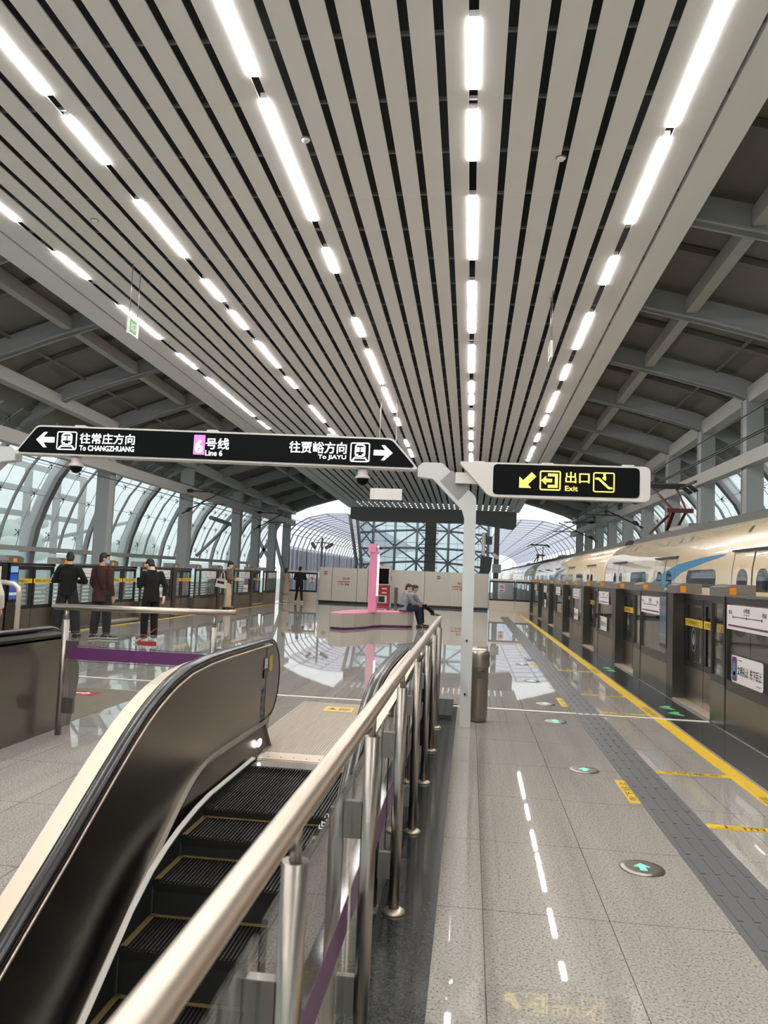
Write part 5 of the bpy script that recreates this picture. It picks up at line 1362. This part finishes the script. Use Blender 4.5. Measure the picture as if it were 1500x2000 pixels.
ph = MB().box(-.045, .045, .335, .35, 1.13, 1.28); tph = ph.build('phone', 'frame_black')
tph.matrix_world = Matrix.Translation((-8.32, 15.25, 0)) @ Matrix.Rotation(math.radians(12), 4, 'Z') @ Matrix.Scale(1.8 / 1.74, 4)
tag(tph, 'dark phone held by the man in the black lettered sweatshirt', 'phone')
# man in brown sweatshirt looking to the right
J = stand(face=(.75, .7, 0), head=(.01, .02, 1.6), ell=(-.25, .02, 1.12), elr=(.25, -.03, 1.11), wrl=(-.2, .15, .92), wrr=(.25, .06, .86), anl=(-.10, -.03, .075), anr=(.12, .10, .075), knr=(.11, .08, .5), footl=(-.1, 1, 0), footr=(.95, .55, 0))
person('person in brown sweatshirt with dark shoulder strap and pale soled trainers', (-7.62, 15.3, 0), math.radians(-14), J, dict(top='cloth_brown', bottom='cloth_charcoal', loose=.022, hem=-.20, shoes='shoe_black', sole='shoe_white', strap=True, mask='mask_blue'), 1.80)
# young man in black bent over a phone, right hand at his back
J = stand(head=(0, .115, 1.56), neck=(0, .03, 1.455), face=(0, .9, -.65), chest=(0, .02, 1.26), ell=(-.22, .09, 1.13), wrl=(-.11, .28, 1.17), elr=(.25, -.10, 1.13), wrr=(.19, -.17, .93), palml=(.5, -.3, .6), palmr=(-.4, .6, 0), anl=(-.08, .05, .075), anr=(.09, -.05, .075), footl=(-.4, 1, 0), footr=(.1, 1, 0))
p, K = person('person in all black looking down at a phone, white shoes', (-6.42, 15.05, 0), math.radians(52), J, dict(top='cloth_black', bottom='cloth_black', loose=.012, hem=-.12, shoes='shoe_white', mask='mask_blue', skin='skin_pale'), 1.76)
ph = MB().box(-.145, -.075, .36, .375, 1.17, 1.31); tph = ph.build('phone', 'frame_black')
tph.matrix_world = Matrix.Translation((-6.42, 15.05, 0)) @ Matrix.Rotation(math.radians(52), 4, 'Z') @ Matrix.Translation((0, 0, 0))
tag(tph, 'dark phone held by the person in all black with white shoes', 'phone')
# woman in olive blouse with tote bag
J = stand(face=(.0, 1, -.15), head=(0, .04, 1.6), ell=(-.22, .02, 1.13), wrl=(-.14, .26, 1.12), elr=(.22, .02, 1.13), wrr=(.13, .26, 1.08), palml=(.6, 0, .4), palmr=(-.6, 0, .4), anl=(-.08, .04, .075), anr=(.08, -.04, .075))
p, K = person('person in olive blouse and cream trousers carrying a white tote bag', (-9.12, 28.4, 0), math.radians(-80), J, dict(top='cloth_olive', bottom='cloth_beige', loose=.045, hem=-.02, curly=True, sleeve=1.0, skin='skin_pale'), 1.82, vox=.013)
tb_ = thing('tote_bag', 'white tote bag with black lettering on the shoulder of the woman in olive', 'bag', (-9.1, 28.0, .85))
bg_ = MB(); bg_.prism([(-9.50, .86), (-9.10, .80), (-9.07, 1.1), (-9.44, 1.16)], .12, 'y', 28.02); bg_.build('bag_body', 'cloth_white', tb_)
MB().tube([(-9.38, 28.08, 1.14), (-9.25, 28.2, 1.46), (-9.13, 28.08, 1.1)], .016, n=6).build('handle', 'cloth_white', tb_)
MB().text('BOOK', (0, 28.018, 0), V(.98, 0, -.17), V(.17, 0, .98), -9.46, -.62, -9.1, -.5, .05, .002).build('lettering', 'ink', tb_) if False else MB().flat([(-9.42, .99), (-9.15, .95), (-9.14, 1.05), (-9.41, 1.09)], (0, 28.018, 0), XA, ZA, .002).build('lettering', 'ink', tb_)
# two people at the far fence
J = stand(ell=(-.2, .04, 1.13), wrl=(-.08, .2, 1.05), elr=(.2, .04, 1.13), wrr=(.08, .2, 1.05), anl=(-.06, 0, .075), anr=(.06, .0, .075))
person('person in beige top and long taupe skirt by the far fence', (-9.02, 37.2, 0), math.radians(-18), J, dict(top='cloth_taupe', bottom='cloth_taupe', skirt=.42, hair=1, shoes='shoe_white', skin='skin_pale', hem=0), 1.70, vox=.014)
J = stand(face=(.3, 1, -.1), ell=(-.27, .08, 1.14), wrl=(-.12, .26, 1.1), elr=(.28, .1, 1.15), wrr=(.1, .28, 1.15), anl=(-.16, 0, .075), anr=(.15, .02, .075))
person('person in black suit with back turned at the far fence', (-8.38, 37.4, 0), math.radians(5), J, dict(top='cloth_black', bottom='cloth_black', shoes='shoe_white', hem=-.14), 1.80, vox=.014)
# two men sitting on the bench
def sit(**kw):
    J = dict(neck=(0, .10, .93), head=(0, .15, 1.07), chest=(0, .06, .76), pelvis=(0, 0, .50), shl=(-.18, .09, .88), shr=(.18, .09, .88), ell=(-.23, .22, .66), elr=(.23, .22, .66), wrl=(-.10, .42, .58), wrr=(.10, .42, .58),
             hipl=(-.09, .05, .50), hipr=(.09, .05, .50), knl=(-.12, .45, .50), knr=(.12, .45, .50), anl=(-.10, .47, .075), anr=(.10, .5, .075))
    J.update(kw); return J
J = sit(face=(.55, .8, -.1), wrl=(-.04, .46, .60), wrr=(.04, .48, .62), palml=(0, 0, -1), palmr=(0, 0, -1), anl=(-.05, .55, .02), anr=(.12, .52, .02))
person('seated person in grey shirt with blue face mask, hands on knees', (-2.0, 23.4, .05), math.radians(-62), J, dict(top='cloth_grey', bottom='cloth_navy', mask='mask_blue', sleeve=.55, hem=-.06), 1.86)
J = sit(face=(.35, 1, -.1), wrl=(-.02, .46, .62), wrr=(.06, .46, .63), palml=(0, 0, -1), palmr=(0, 0, -1), knr=(.03, .50, .58), anr=(-.02, .82, .36), anl=(-.05, .48, .02), footr=(.0, 1, -.1))
person('seated person in grey shirt with legs crossed behind the masked man', (-1.86, 24.0, .05), math.radians(-62), J, dict(top='cloth_grey', bottom='cloth_black', sleeve=.55, hem=-.06), 1.82)
# person cut by the picture edge at the far escalator
J = stand(elr=(.28, .02, 1.13), wrr=(.27, .16, .92))
person('person in white and yellow jacket at the picture edge by the tube railing', (-6.60, 9.75, 0), math.radians(20), J, dict(top='cloth_white', bottom='cloth_navy', hem=-.12), 1.70)
